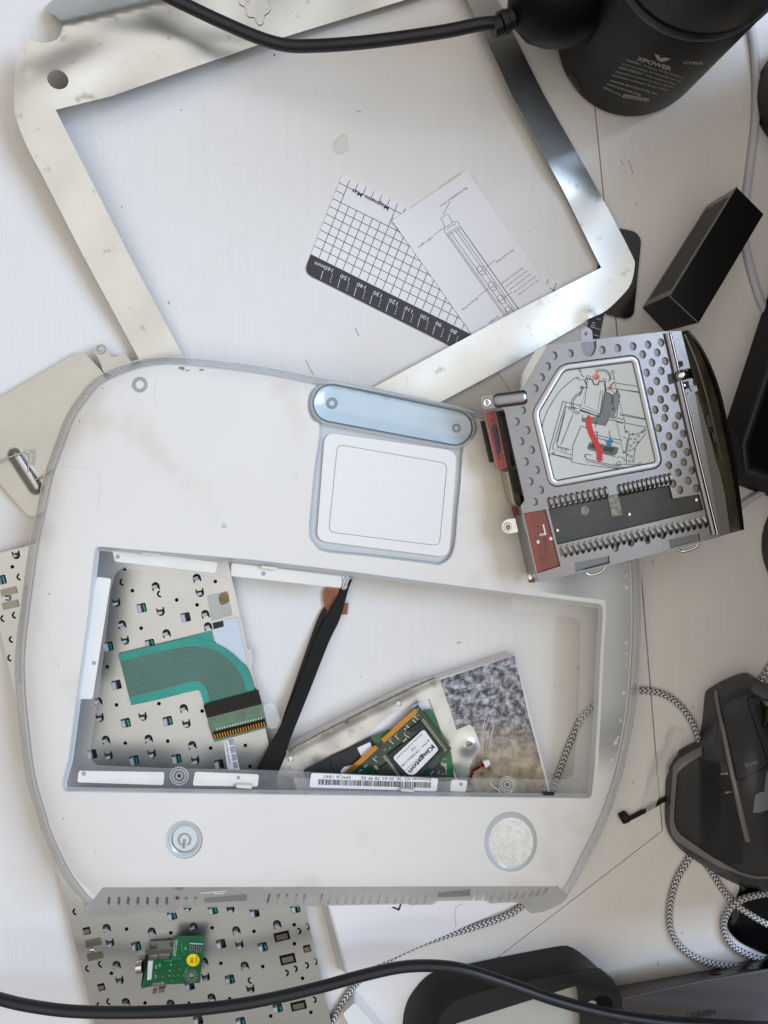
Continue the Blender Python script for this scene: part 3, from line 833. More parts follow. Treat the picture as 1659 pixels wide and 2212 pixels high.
# paler whisker strokes and dark spots of the print
wl = [ZB(520, 800, 530, 650, 560, 480), ZB(530, 790, 545, 640, 575, 560), ZB(550, 780, 570, 650, 610, 570), ZB(570, 790, 590, 680, 605, 600), ZB(585, 770, 600, 650, 612, 590), ZB(515, 780, 520, 690, 535, 600)]
ribbons('pale_strokes', [cr(w, 4) for w in wl], .7, zb + .16, m_whiteink, bx_)
text('lettering', 'V', T(1, 3, 892, 938)[0], T(1, 3, 962, 908)[0], 12, zb + .15, m_ink, bx_, bold=.02)
ribbons('side_print', [[(x, y) for x, y in ZR(250, 575, 780, 428)], ZR(840, 395, 1420, 205), ZR(260, 590, 700, 470)], .6, lambda x, y: 10.8, m_greyprint, bx_)
ribbons('fold_line', [cr(T(1, 3, 1340, 880, 1295, 905, 1290, 960, 1295, 1030), 4), T(1, 3, 480, 905, 590, 1312)], 1.2, zb + .12, m_greyprint, bx_)

# ------------------------------------------------------------------ bent sheet bracket on the box
br = thing('sheet_bracket', 'L shaped tarnished foil bracket lying on the speckled box', 'bracket', (820, 1580, zb))
bo = ZR(150, 800, 300, 720, 800, 470, 1250, 250, 1350, 205, 1385, 222, 1400, 260, 1455, 420, 1520, 625) + ZB(430, 607, 460, 630, 490, 700, 512, 760, 505, 805, 460, 850, 430, 930, 450, 1000, 460, 1060, 370, 1060, 300, 860) + ZR(1300, 370, 980, 500, 700, 740, 300, 955, 290, 1010, 60, 1010)
bo2 = dens(bo, 8)
def z_br(x, y):
    z = np.full(len(x), zb + 1.0)
    z = z + 2.2 * np.exp(-((x - 1010) ** 2 + (y - 1612) ** 2) / 15 ** 2)
    e = segdist(x, y, [ZR(150, 800, 800, 470, 1350, 205)], False)
    return z + .9 * np.exp(-(e / 9) ** 2) + .25 * np.sin(x / 13) * np.sin(y / 17)
sheet('foil', bo2, z_br, .4, m_foil_worn, br, holes=[ell(*ZR(1053, 413)[0], 6.2, n=16), ell(*ZR(178, 862)[0], 6.5, n=16)], grid=6, smooth=60)
sc = ZB(432, 757)[0]
sweep('screw_boss', [P(sc[0], sc[1], zb + 2.5), P(sc[0], sc[1], zb + 5.2)], 2.3, m_steel, br, n=18)
sweep('screw_slot', [P(sc[0] - 5, sc[1] + 2, zb + 5.3), P(sc[0] + 5, sc[1] - 3, zb + 5.3)], .3, m_dark, br, n=6)
edge = [ (x, y, zb + 2.3) for x, y in cr(ZR(152, 795, 460, 630, 800, 458, 1100, 310, 1345, 202), 4)]
sweep('corroded_edge', [P(x, y + rnd.uniform(-1, 1), z + rnd.uniform(-.2, .3)) for x, y, z in edge], .5, M('corroded_metal', (150, 136, 104), .6, .6, var=.4, vscale=300, bump=.6, bscale=500), br, n=6)

# black moulded piece beneath the memory module
bk = thing('black_adapter', 'black plastic piece with a white sticker beside the memory module', 'adapter', (720, 1630, zb))
sheet('body', ZR(280, 965, 490, 855, 665, 770, 825, 685, 900, 800, 640, 1000, 300, 1020), zb + 3.2, 2.0, m_greyrub, bk, bevel=.3)
sheet('sticker', rp(ZR(715, 770, 820, 722, 845, 790, 760, 860), 3), zb + 3.4, .1, m_white, bk)
sheet('sticker', rp(ZR(580, 960, 610, 925, 690, 905, 680, 1000, 600, 1000), 3), zb + 3.4, .1, m_white, bk)
ribbons('seam', [ZR(490, 858, 530, 960)], 1, 3.25 + zb, m_blackgloss, bk)

# ------------------------------------------------------------------ memory modules
def ram_pins(lines, n, ln):
    out = []
    for (a, b) in lines:
        for k in range(n):
            t = (k + .5) / n; out.append((lerp(a, b, t)))
    return out
rb = thing('memory_module', 'dark green memory module with lettered chips lying underneath the labelled one', 'memory module', (960, 1600, zb))
sheet('board', ZR(1150, 520, 1310, 455, 1335, 490, 1400, 660, 1480, 830, 1500, 990, 1515, 1040, 1060, 1040), zb + 3.6, 1.0, m_pcb, rb)
sheet('board_edge', ZR(825, 685, 980, 622, 1010, 660, 860, 735), zb + 3.6, 1.0, m_pcb, rb)
sheet('chip', ZR(1290, 985, 1375, 900, 1430, 940, 1440, 1040, 1330, 1040), zb + 5.0, 1.2, m_chip, rb)
ribbons('chip_legs', [ZR(1300 + 12 * k, 960 - 8 * k, 1308 + 12 * k, 985 - 8 * k) for k in range(10)] + [ZR(1412, 905 + 12 * k, 1440, 900 + 12 * k) for k in range(9)], 1.6, zb + 4.0, m_solder, rb)
for s, c in (('L252', ZR(1398, 990, 1438, 978)), ('B92325', ZR(1375, 985, 1390, 955)), ('PHIL', ZR(1318, 990, 1340, 955)), ('BC8', ZR(1412, 870, 1440, 862)), ('Z072206', ZR(1250, 965, 1375, 890))):
    text('lettering', s, c[0], c[1], 3, zb + 5.1, m_greyprint, rb)
r1 = thing('memory_module', 'green memory module with a white label and gold edge contacts on top', 'memory module', (860, 1620, zb))
zm = zb + 5.6
sheet('board', ZR(1205, 418, 1480, 775, 1455, 810, 1240, 1040, 560, 1040, 620, 975, 880, 742, 905, 770, 925, 715), zm, 1.0, m_pcbd, r1)
def gold(a0, a1, n):
    L = []
    for k in range(n):
        t = (k + .5) / n; p = lerp(a0, a1, t)
        L.append([p, (p[0] + 6.6, p[1] + 8.2)])
    return L
ribbons('gold_contacts', gold(ZR(1182, 452)[0], ZR(908, 700)[0], 30) + gold(ZR(860, 745)[0], ZR(610, 972)[0], 27), 2.3, zm + .08, m_gold, r1)
for q in (ZR(1110, 640, 1225, 555, 1420, 790, 1300, 860, 1250, 640), ZR(960, 830, 1125, 705, 1380, 800, 1200, 1040, 1110, 1040)):
    sheet('chip', q, zm + 1.3, 1.2, m_chip, r1)
sheet('chip', ZR(870, 960, 960, 890, 1040, 1000, 1010, 1040, 900, 1040), zm + 1.2, 1.1, m_chip, r1)
lab = rp(ZR(1003, 850, 1255, 617, 1378, 785, 1175, 992, 1125, 985), 7)
sheet('label', lab, zm + 1.5, .12, m_white, r1)
tz = zm + 1.6
text('lettering', 'Kingston', ZR(1322, 742)[0], ZR(1128, 958)[0], 9.5, tz, m_ink, r1, bold=.03)
text('lettering', 'TECHNOLOGY', ZR(1282, 790)[0], ZR(1100, 950)[0], 2.4, tz, m_ink, r1)
text('lettering', 'KTM - TP390X/128', ZR(1290, 700)[0], ZR(1072, 912)[0], 5.2, tz, m_ink, r1)
text('lettering', 'CE', ZR(1182, 755)[0], ZR(1150, 782)[0], 6, tz, m_ink, r1)
text('lettering', 'Warranty Void If Removed', ZR(1240, 650)[0], ZR(1035, 850)[0], 3.6, tz, m_ink, r1)
legs = []
for k in range(22):
    t = k / 21; p = lerp(ZR(1238, 548)[0], ZR(1420, 795)[0], t); legs.append([p, (p[0] + 5.5, p[1] - 3.4)])
for k in range(16):
    t = k / 15; p = lerp(ZR(945, 830)[0], ZR(1062, 985)[0], t); legs.append([p, (p[0] - 5.5, p[1] + 3.6)])
for k in range(6):
    t = k / 5; p = lerp(ZR(1110, 690)[0], ZR(1085, 715)[0], t); legs.append([p, (p[0] + 4, p[1] + 6)])
    p = lerp(ZR(1130, 675)[0], ZR(1100, 660)[0], t); legs.append([p, (p[0] + 2, p[1] + 4)])
for k in range(12):
    t = k / 11; p = lerp(ZR(868, 910)[0], ZR(935, 985)[0], t); legs.append([p, (p[0] - 5, p[1] + 4)])
ribbons('chip_legs', legs, 1.7, zm + .5, M('tinned_legs', (190, 186, 160), .35, .6), r1)
res = []
for cx, cy in ((1190, 520), (1125, 590), (1035, 680), (990, 715), (940, 920), (785, 915), (740, 950), (855, 860), (1175, 545), (1110, 620)):
    for k in range(4): res.append(ZR(cx - 12 + 8 * k, cy - 8 + 7 * k, cx - 4 + 8 * k, cy + 6 + 6 * k))
ribbons('resistors', res, 1.3, zm + .3, m_solder, r1)
for s, c in (('RP1', ZR(1185, 505, 1165, 520)), ('RP2', ZR(1120, 600, 1100, 615)), ('RP3', ZR(1035, 655, 1015, 670)), ('RP4', ZR(990, 690, 968, 705)), ('RP5', ZR(792, 905, 770, 925)), ('RP6', ZR(748, 942, 728, 960)), ('U2', ZR(1105, 640, 1092, 655)), ('U3', ZR(985, 760, 972, 775)), ('P1', ZR(940, 775, 928, 790)), ('1', ZR(1203, 455, 1198, 462)), ('C3', ZR(1215, 495, 1200, 508)), ('C4', ZR(868, 835, 855, 848))):
    text('lettering', s, c[0], c[1], 2.6, zm + .12, m_whiteink, r1)
# small plug with twisted leads
pg = thing('wire_plug', 'tiny white plug on twisted red and black leads over the speckled box', 'plug', (1040, 1660, zb))
q = ZB(552, 893)[0]
sheet('plug', ZB(525, 875, 570, 862, 585, 895, 550, 925), zb + 3, 2.4, m_whitepl, pg, bevel=.3)
for ph, mt, nm in ((0, m_wirered, 'red_lead'), (math.pi, m_blackgloss, 'black_lead')):
    pts = []
    path = cr([(x, y, zb + 2.2) for x, y in ZB(540, 905, 510, 910, 480, 925, 455, 950, 445, 985, 430, 1040)], 2)
    for k, p in enumerate(path): pts.append(P(p[0] + 1.8 * math.cos(k * .55 + ph), p[1] + 1.8 * math.sin(k * .55 + ph), p[2] + 1.0 * math.sin(k * .55 + ph)))
    sweep(nm, pts, .5, mt, pg, n=6)

# ------------------------------------------------------------------ black tweezers
tw = thing('tweezers', 'long black tweezers lying across the desk beneath the shell opening', 'tweezers', (680, 1480, 0))
sheet('arm', cr(T(1, 2, 636, 400, 600, 500, 545, 690, 470, 850, 360, 1130, 300, 1280, 220, 1480, 120, 1760, -20, 1760, 60, 1560, 150, 1400, 260, 1140, 380, 830, 430, 720, 520, 560, 600, 430), 5, True), lambda x, y: 4 + 8 * np.clip((y - 1240) / 400, 0, 1), 1.6, m_blackmat, tw, grid=12, bevel=.3)
sheet('arm', cr(T(1, 2, 560, 480, 470, 630, 400, 790, 300, 1040, 215, 1270, 180, 1400, 140, 1500, 160, 1380, 230, 1170, 320, 910, 400, 690, 455, 600), 5, True), lambda x, y: 1.8 + 3 * np.clip((y - 1300) / 350, 0, 1), 1.4, m_blackgloss, tw, grid=12)
# ------------------------------------------------------------------ the white laptop upper shell
sh = thing('laptop_shell', 'frosted white clamshell laptop upper case with trackpad and empty keyboard opening', 'laptop case', (700, 1400, 10))
rim_o = prs(184, 1958, 157, 1926, 130, 1886, 93, 1809, 77, 1759, 60, 1702, 50, 1655, 40, 1573, 34, 1512, 31, 1440, 34, 1390, 42, 1325, 50, 1266, 62, 1183, 78, 1106, 93, 1033, 107, 990, 123, 946, 143, 896, 167, 860, 197, 823, 233, 800, 287, 780, 333, 771.5, 397, 771.5,
            553, 789, 686, 814, 806, 837, 953, 870, 1043, 888, 1150, 915, 1250, 962, 1320, 1030, 1358, 1090, 1376, 1150, 1383, 1206, 1386, 1273, 1387, 1339, 1384, 1423, 1378, 1506, 1369, 1573, 1351, 1659, 1339, 1702, 1319, 1759, 1296, 1812, 1273, 1856, 1246, 1906, 1226, 1936)
rim_o = cr(rim_o, 10)
nr = len(rim_o)
wid = []
for i, (x, y) in enumerate(rim_o):
    if x < 300 and y > 1100: wid.append(27 - 4 * abs((y - 1550) / 450))
    elif x < 300: wid.append(22)
    elif x > 1250: wid.append(24)
    else: wid.append(19)
wid = list(np.convolve(np.pad(wid, 6, mode='edge'), np.ones(13) / 13, mode='valid'))
rim_prof = [(0, 11.5), (.06, 14.5), (.16, 18.2), (.3, 21.2), (.5, 23.8), (.75, 25.4), (1, 26.2)]
rloops = []
for t, z in rim_prof:
    L = inset(rim_o, [w * t for w in wid], closed=False)
    rloops.append([(x, y, z) for x, y in L])
rim_i = [(x, y) for x, y, z in rloops[-1]]
loft('rim', rloops[:6], m_rim, sh, closed=False, th=1.2, smooth=80)
loft('rim_shoulder', rloops[5:], m_rim2, sh, closed=False, th=1.2, smooth=80)
# fine pale bead that imitates a highlight along the rim edge
sweep('rim_highlight', [P(x, y, z + .15) for x, y, z in rloops[1][1:-1]], .4, M('rim_highlight_bead', (228, 230, 232), .12, alpha=.7, coat=.6), sh, n=6)
lipc = prs(205, 1178, 553, 1208, 760, 1233, 1106, 1279, 1303, 1304, 1304, 1330, 1299, 1406, 1293, 1539, 1286, 1659, 1279, 1726, 1106, 1724, 553, 1717, 136, 1711, 133, 1690, 147, 1639, 167, 1489, 190, 1323)
lip = dens(rp(lipc, [14, 4, 4, 4, 14, 4, 4, 4, 4, 12, 4, 4, 14, 4, 4, 4, 4]), 10)
well = dens(cr(prs(690, 925, 674, 908, 664, 884, 667, 852, 682, 834, 706, 826, 850, 850, 1006, 883, 1025, 900, 1032, 925, 1022, 948, 1004, 962, 998, 1040, 991, 1106, 985, 1172, 974, 1205, 950, 1221, 925, 1218, 800, 1203, 705, 1193, 680, 1178, 667, 1152, 671, 1090, 679, 1010), 6, True), 6)
body_o = rim_i + prs(1206, 1914, 900, 1915, 500, 1916, 222, 1917)
def z_shell(x, y):
    d = segdist(x, y, [rim_i], False)
    z = 26.2 + 1.4 * (1 - np.exp(-d / 14)) + 3.6 * (1 - np.exp(-d / 70))
    z = z - 1.2 * np.exp(-np.clip(1917 - y, 0, 999) / 9)
    # soft swell of the palm rest towards its middle
    z = z + 1.6 * np.exp(-((x - 640) / 420) ** 2 - ((y - 1010) / 190) ** 2)
    return z
def z_at(f, L): 
    a = np.array(L); return f(a[:, 0], a[:, 1])
pw_c = (398, 1814); sp_c = (1103, 1818)
pw_h, sp_h = ell(*pw_c, 40, 41, 40), ell(*sp_c, 57, 65, 48)
sheet('palm_rest', dens(body_o, 14), z_shell, 1.8, m_shell, sh, holes=[lip, well, pw_h, sp_h], grid=12, smooth=50)
# grey overlay on the case beside the opening, fading downwards and to the left
m_side = M('grey_side_overlay', (186, 188, 186), .34, coat=.15)
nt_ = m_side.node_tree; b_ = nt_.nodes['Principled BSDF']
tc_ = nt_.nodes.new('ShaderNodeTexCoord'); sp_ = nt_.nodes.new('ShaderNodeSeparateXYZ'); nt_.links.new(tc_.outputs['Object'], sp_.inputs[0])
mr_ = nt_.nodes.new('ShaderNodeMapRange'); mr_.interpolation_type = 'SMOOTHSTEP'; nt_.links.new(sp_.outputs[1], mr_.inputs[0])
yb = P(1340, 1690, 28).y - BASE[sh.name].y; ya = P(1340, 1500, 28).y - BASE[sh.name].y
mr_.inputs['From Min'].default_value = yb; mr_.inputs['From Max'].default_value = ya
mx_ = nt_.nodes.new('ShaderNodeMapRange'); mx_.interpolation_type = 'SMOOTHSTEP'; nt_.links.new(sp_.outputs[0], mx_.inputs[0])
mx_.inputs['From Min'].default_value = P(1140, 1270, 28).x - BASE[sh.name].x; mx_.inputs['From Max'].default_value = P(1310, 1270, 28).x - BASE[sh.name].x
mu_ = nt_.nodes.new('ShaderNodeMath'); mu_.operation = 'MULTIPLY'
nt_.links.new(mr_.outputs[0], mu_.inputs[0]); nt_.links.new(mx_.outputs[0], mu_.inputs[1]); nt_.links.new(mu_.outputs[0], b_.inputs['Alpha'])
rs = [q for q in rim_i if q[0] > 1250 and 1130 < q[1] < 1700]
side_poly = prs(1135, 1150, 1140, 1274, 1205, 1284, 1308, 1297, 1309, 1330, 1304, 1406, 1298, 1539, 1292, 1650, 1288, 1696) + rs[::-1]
sheet('grey_side', dens(side_poly, 12), lambda x, y: z_shell(x, y) + .08, .02, m_side, sh, grid=12, smooth=50)
# walls of the keyboard opening
def ring(L, d, z): return [(x, y, zk) for (x, y), zk in zip(inset(L, d), z if hasattr(z, '__len__') else [z] * len(L))]
zlip = z_at(z_shell, lip)
m_wall = M('clear_frosted_wall', (236, 238, 240), .2, alpha=.86, coat=.4, glow=.15)
loft('opening_wall', [[(x, y, z) for (x, y), z in zip(lip, zlip)], ring(lip, 2.0, zlip + .25), ring(lip, 4.5, zlip - .9), ring(lip, 8, 24.2), ring(lip, 11, 23.4)], m_wall, sh, smooth=70)
# clear ledge inside the opening, broken away at the top
lo_t = inset(lipc, 10.5)
ledge = [(753, 1246), (744, 1273), (553, 1252), (470, 1243), (300, 1232), (262, 1228), (250, 1238), (240, 1273), (227, 1389), (213, 1506), (197, 1606), (196, 1640), (210, 1653), (353, 1659), (564, 1663), (946, 1679), (1106, 1682), (1222, 1684), (1236, 1676), (1240, 1655), (1248, 1566), (1253, 1440), (1254, 1345), (1244, 1334), (1106, 1319), (1106, 1291)]
ledge += [lo_t[4], lo_t[5], lo_t[6], lo_t[7], lo_t[8], lo_t[9], lo_t[10], lo_t[11], lo_t[12], lo_t[13], lo_t[14], lo_t[15], lo_t[16], lo_t[0], lo_t[1]]
bosses = [(387, 1676, 19), (1096, 1695, 17)]
sheet('ledge', dens(ledge, 30), 23.3, 0, m_ledge, sh, holes=[ell(b[0], b[1], 4.5, n=14) for b in bosses])
for bx0, by0, br0 in bosses:
    for rr, zz_ in ((br0, 23.8), (br0 * .72, 24.1), (6, 24.3)):
        sweep('screw_boss_ring', [P(x, y, zz_) for x, y in ell(bx0, by0, rr, n=28)], .45, m_clear, sh, closed=True, n=6)
ledge_o = bpy.data.objects['ledge']
for q in (prs(242, 1185, 470, 1215, 466, 1238, 248, 1213), prs(500, 1216, 741, 1245, 737, 1270, 499, 1244), prs(209, 1246, 240, 1250, 200, 1510, 168, 1510), prs(170, 1665, 355, 1668, 353, 1696, 167, 1690), prs(421, 1667, 559, 1673, 557, 1699, 416, 1697), prs(975, 1684, 1010, 1686, 1006, 1711, 972, 1709)):
    sheet('painted_panel', rp(q, 5), 23.75, .35, m_ledgepaint, sh)
discs('boss_marks', [ell(254, 1203, 5, n=14), ell(569, 1239, 5, n=14), ell(203, 1432, 4.6, n=14), ell(181, 1671, 5, n=14), ell(515, 1680, 4, n=14), ell(996, 1694, 4, n=12)], 23.85, m_greyring, sh)
for q in (prs(306, 1191, 346, 1196, 345, 1201, 306, 1197), prs(565, 1222, 599, 1226, 598, 1231, 565, 1227), prs(511, 1695, 544, 1697, 543, 1704, 511, 1702), prs(866, 1704, 895, 1706, 894, 1711, 866, 1709)):
    sheet('snap_hook', q, 26.5, 2.2, M('hook_cream', (222, 218, 208), .4), sh)
sheet('snap_hook', prs(1174, 1713, 1198, 1714, 1197, 1720, 1175, 1719), 26.0, 2.0, m_dark, sh)
# crack at the broken end of the ledge
ribbons('crack', [T(1, 2, 565, 415, 572, 450, 560, 500), T(1, 2, 580, 410, 600, 440, 575, 500), T(1, 2, 600, 380, 660, 400, 720, 385), T(1, 2, 640, 400, 690, 408), T(1, 3, 1515, 95, 1540, 125, 1570, 140, 1585, 162), T(1, 3, 1640, 160, 1659, 145)], 1.6, 24.6, m_whiteink, sh)
sheet('torn_end', T(1, 2, 560, 410, 625, 405, 635, 425, 600, 445, 590, 495, 565, 508), lambda x, y: 24.5 + .9 * np.sin(x / 2.2) * np.cos(y / 3), 1.4, m_clear, sh, grid=3)
# identity label on the ledge
lab_ = rp(T(1, 3, 358, 32, 1182, 68, 1170, 152, 345, 125), 5)
sheet('identity_label', lab_, 24.0, .2, m_white, sh)
text('lettering', 'Ethernet ID: 00 30 65 78 9F 0E', T(1, 3, 1134, 66)[0], T(1, 3, 680, 55)[0], 6.6, 24.1, m_ink, sh)
text('lettering', 'EMC# 1847', T(1, 3, 612, 52)[0], T(1, 3, 436, 46)[0], 6.6, 24.1, m_ink, sh)
brng = random.Random(11)
bars, x = [], 0.0
wide = []
while x < 730:
    w = brng.choice((2.2, 2.2, 4.6)); g = brng.choice((2.6, 2.6, 5.2))
    (bars if w < 3 else wide).append(T(1, 3, 404 + x, 72 + x * .028, 402 + x, 108 + x * .03)); x += w + g
ribbons('barcode', bars, .9, 24.1, m_ink, sh); ribbons('barcode', wide, 1.7, 24.1, m_ink, sh)
# trackpad well
zw = z_at(z_shell, well)
loft('well_wall', [[(x, y, z) for (x, y), z in zip(well, zw)], ring(well, 2.5, zw + .2), ring(well, 5, zw - 1.0), ring(well, 6, zw - 2.3)], m_well, sh, smooth=70)
sheet('pad_well', inset(well, 5), lambda x, y: z_shell(x, y) - 2.3, 1.2, m_well, sh, grid=16)
pad = rp(T(1, 1, 448, 1148, 1305, 1262) + T(1, 2, 1250, 293, 393, 192), 24, 8)
pad = rp([(702, 934), (987, 974), (970, 1204), (684, 1168)], 24, 8)
sheet('trackpad', dens(pad, 14), lambda x, y: z_shell(x, y) - .75, 1.0, m_pad, sh, grid=16, bevel=.3)
padl = rp([(729, 960), (966, 1001), (949, 1179), (710, 1149)], 14, 6); padl.append(padl[0])
ribbons('pad_groove', [dens(padl, 10, False)], 1.3, lambda x, y: float(z_shell(np.array([x]), np.array([y]))[0]) - .66, m_line, sh)
# mouse button: an ice blue scoop in a clear surround
ca, cb = (717, 871), (982, 924)
out_c = capsule(ca, cb, 39, 36, 14)
def z_btn(x, y):
    d = segdist(x, y, [[ca, cb]], False)
    return z_shell(x, y) + .5 - 2.2 * (1 - np.clip(d / 36, 0, 1) ** 2)
sheet('trackpad_button', dens(out_c, 8), z_btn, 1.0, m_ice, sh, grid=7, smooth=70)
for k, (g, mt, rr) in enumerate(((1.5, M('button_seam', (92, 104, 112), .4), .45), (6, m_clear, 1.1))):
    c2 = capsule(ca, cb, 39 + g, 36 + g, 14); zc = z_at(z_shell, c2)
    sweep('button_surround', [P(x, y, z + .5 - .3 * k) for (x, y), z in zip(c2, zc)], rr, mt, sh, closed=True, n=8)
dk = M('button_boss_show_through', (128, 146, 160), .25, coat=.5, var=.2, vscale=200)  # darker rings of the bosses showing through the button
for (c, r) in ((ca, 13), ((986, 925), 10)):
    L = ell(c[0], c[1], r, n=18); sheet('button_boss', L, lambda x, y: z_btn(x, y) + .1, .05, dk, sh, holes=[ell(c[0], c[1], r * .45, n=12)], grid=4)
# screw bosses showing through the frosted plastic
L = ell(302, 831, 17, n=24); sheet('show_through_ring', L, lambda x, y: z_shell(x, y) + .06, .04, m_greyring, sh, holes=[ell(302, 831, 9, n=16)], grid=5)
sheet('show_through_ring', ell(484, 1136, 5, n=14), lambda x, y: z_shell(x, y) + .06, .04, m_greyring, sh, holes=[ell(484, 1136, 3, n=10)])
for cx, cy, r in ((69, 1547, 13), (1340, 1612, 9)):
    for q in (1, .5): sweep('rim_boss', [P(x, y, 24.6) for x, y in ell(cx, cy, r * q, r * q, 22)], .5, m_clear, sh, closed=True, n=6)
sheet('rim_step', prs(26, 1476, 33, 1400, 42, 1330, 51, 1266, 56, 1267, 48, 1330, 41, 1400, 42, 1478), 17.5, 3.0, m_clear, sh)
# faint moulded square at the left side
sq = cr(T(0, 1, 395, 1360, 590, 1380, 640, 1420, 650, 1470, 640, 1600, 620, 1640), 5)
ribbons('moulded_line', [sq, cr(T(0, 1, 1012, 790, 1000, 890, 1005, 940, 1020, 970), 4)], .9, lambda x, y: float(z_shell(np.array([x]), np.array([y]))[0]) + .08, M('faint_line', (205, 204, 200), .4), sh)
# power button
zp = float(z_shell(np.array([398.]), np.array([1814.]))[0])
loft('power_well', [[(x, y, zp) for x, y in ell(*pw_c, 40, 41, 40)], [(x, y, zp - .9) for x, y in ell(*pw_c, 38, 39, 40)], [(x, y, zp - 1.0) for x, y in ell(*pw_c, 34, 35, 40)], [(x, y, zp - .5) for x, y in ell(*pw_c, 33, 34, 40)], [(x, y, zp - 1.4) for x, y in ell(*pw_c, 27, 28, 40)]], m_well, sh, smooth=40)
sheet('power_button', ell(pw_c[0] + 1, pw_c[1] - 2, 26.5, 27, 40), zp - .5, 2.0, M('power_button_grey', (208, 210, 210), .35), sh, bevel=.3)
arc = [(pw_c[0] + 1 + 12.5 * math.cos(math.radians(a)), pw_c[1] + 13 * math.sin(math.radians(a))) for a in range(120, 421, 15)]
m_sym = M('power_symbol_grey', (150, 153, 154), .35)
sweep('power_symbol', [P(x, y, zp - .45) for x, y in arc], .6, m_sym, sh, n=8, flat=.4)
sweep('power_symbol', [P(pw_c[0] + 1, pw_c[1] - 1, zp - .4), P(pw_c[0] - 1, pw_c[1] + 18, zp - .4)], .8, m_sym, sh, n=8, flat=.4)
# speaker
zs = float(z_shell(np.array([1103.]), np.array([1818.]))[0])
loft('speaker_ring', [[(x, y, zs + .1) for x, y in ell(*sp_c, 57, 65, 48)], [(x, y, zs - .8) for x, y in ell(*sp_c, 54, 61, 48)], [(x, y, zs - 1.6) for x, y in ell(sp_c[0] + 1, sp_c[1] + 1, 47, 52, 48)]], m_well, sh, smooth=70)
m_spk = M('speaker_clear_dome', (238, 236, 230), .18, coat=.8, var=.2, vscale=300)
def z_spk(x, y): return zs - 1.6 + 2.0 * (1 - np.clip(np.hypot((x - 1104) / 48, (y - 1819) / 53), 0, 1) ** 2)
sheet('speaker_dome', ell(1104, 1819, 48, 53, 40), z_spk, .6, m_spk, sh, grid=8, smooth=70)
vv, ff = [], []
ico = bmesh.new(); bmesh.ops.create_icosphere(ico, subdivisions=1, radius=1); iv = [v.co.copy() for v in ico.verts]; jf = [[v.index for v in f.verts] for f in ico.faces]; ico.free()
for row in range(-9, 10):
    for col in range(-9, 10):
        x = 1104 + col * 6.0 + (row % 2) * 3.0; y = 1819 + row * 5.5
        if math.hypot((x - 1104) / 44, (y - 1819) / 49) > 1: continue
        p = P(x, y, float(z_spk(np.array([x]), np.array([y]))[0])); k = len(vv)
        vv += [p + v * .00062 for v in iv]; ff += [tuple(k + a for a in f) for f in jf]
link('speaker_bumps', mesh(vv, ff, 180), M('speaker_bead', (240, 238, 230), .1, coat=1.0), sh, kind='stuff')
# rear strip with vent slots
vent = rp(prs(222, 1917, 206, 1926, 186, 1958, 182, 1972, 207, 1986, 257, 2001, 260, 1990, 277, 1976, 307, 1971, 380, 1972, 382, 1962, 510, 1959, 512, 1965, 583, 1965, 596, 1959, 883, 1953, 886, 1956, 936, 1954, 946, 1946, 1055, 1945, 1058, 1952, 1106, 1949, 1126, 1952, 1139, 1966, 1148, 1974, 1176, 1969, 1213, 1952, 1227, 1938, 1206, 1914), 2, 3)
def z_vent(x, y): return 25.0 - .30 * np.clip(y - 1916, 0, 100)
slots = []
for x0 in (705, 770, 830, 893, 955, 1018, 1080, 1205, 1268):
    c = T(0, 3, x0, 862)[0]; slots.append(capsule((c[0] + .5, c[1] - 6), (c[0] - .5, c[1] + 6), 3.4, 3.4, 5))
for x0 in (80, 140, 195, 255, 310, 365, 420, 475, 530, 585, 635, 690, 740, 795, 850, 905, 950, 1000, 1045, 1095):
    c = T(1, 3, x0, 848)[0]; slots.append(capsule((c[0] + 2.5, c[1] - 8), (c[0] - 2, c[1] + 8), 2.6, 2.6, 5))
for x0 in (1420, 1480, 1530, 1590, 1640):
    c = T(1, 3, x0, 832)[0]; slots.append(capsule((c[0] + 4, c[1] - 7), (c[0] - 3, c[1] + 7), 2.8, 2.8, 5))
for x0, y0 in ((25, 830), (75, 822), (125, 815), (170, 808), (215, 798)):
    c = T(2, 3, x0, y0)[0]; slots.append(capsule((c[0] + 4, c[1] - 6), (c[0] - 4, c[1] + 6), 2.6, 2.6, 5))
m_vent = M('clear_grey_vent_strip', (224, 223, 218), .24, alpha=.66, coat=.4, glow=.3)
sheet('vent_strip', dens(vent, 16), z_vent, .9, m_vent, sh, holes=slots, grid=10, smooth=50)
for a, b in ((T(0, 3, 1325, 850)[0], T(0, 3, 1600, 830)[0]), (T(1, 3, 1180, 815)[0], T(1, 3, 1390, 800)[0])):
    sheet('port_recess', rp([(a[0], a[1] - 2), (b[0], b[1] - 4), (b[0], b[1] + 10), (a[0], a[1] + 8)], 3), lambda x, y: z_vent(x, y) + .15, .1, M('port_grey', (150, 150, 146), .4, alpha=.7), sh)
ribbons('scuff', [T(0, 3, 1300, 812, 1380, 805, 1465, 798), T(0, 3, 1385, 815, 1450, 812)], 3, lambda x, y: float(z_vent(np.array([x]), np.array([y]))[0]) + .25, m_whiteink, sh)
discs('ink_mark', [[(383 + (6 if k % 2 else 3) * math.cos(k * .63), 1940 + (5.5 if k % 2 else 2.8) * math.sin(k * .63)) for k in range(10)]], 19.2, M('purple_ink', (88, 30, 70), .5), sh)
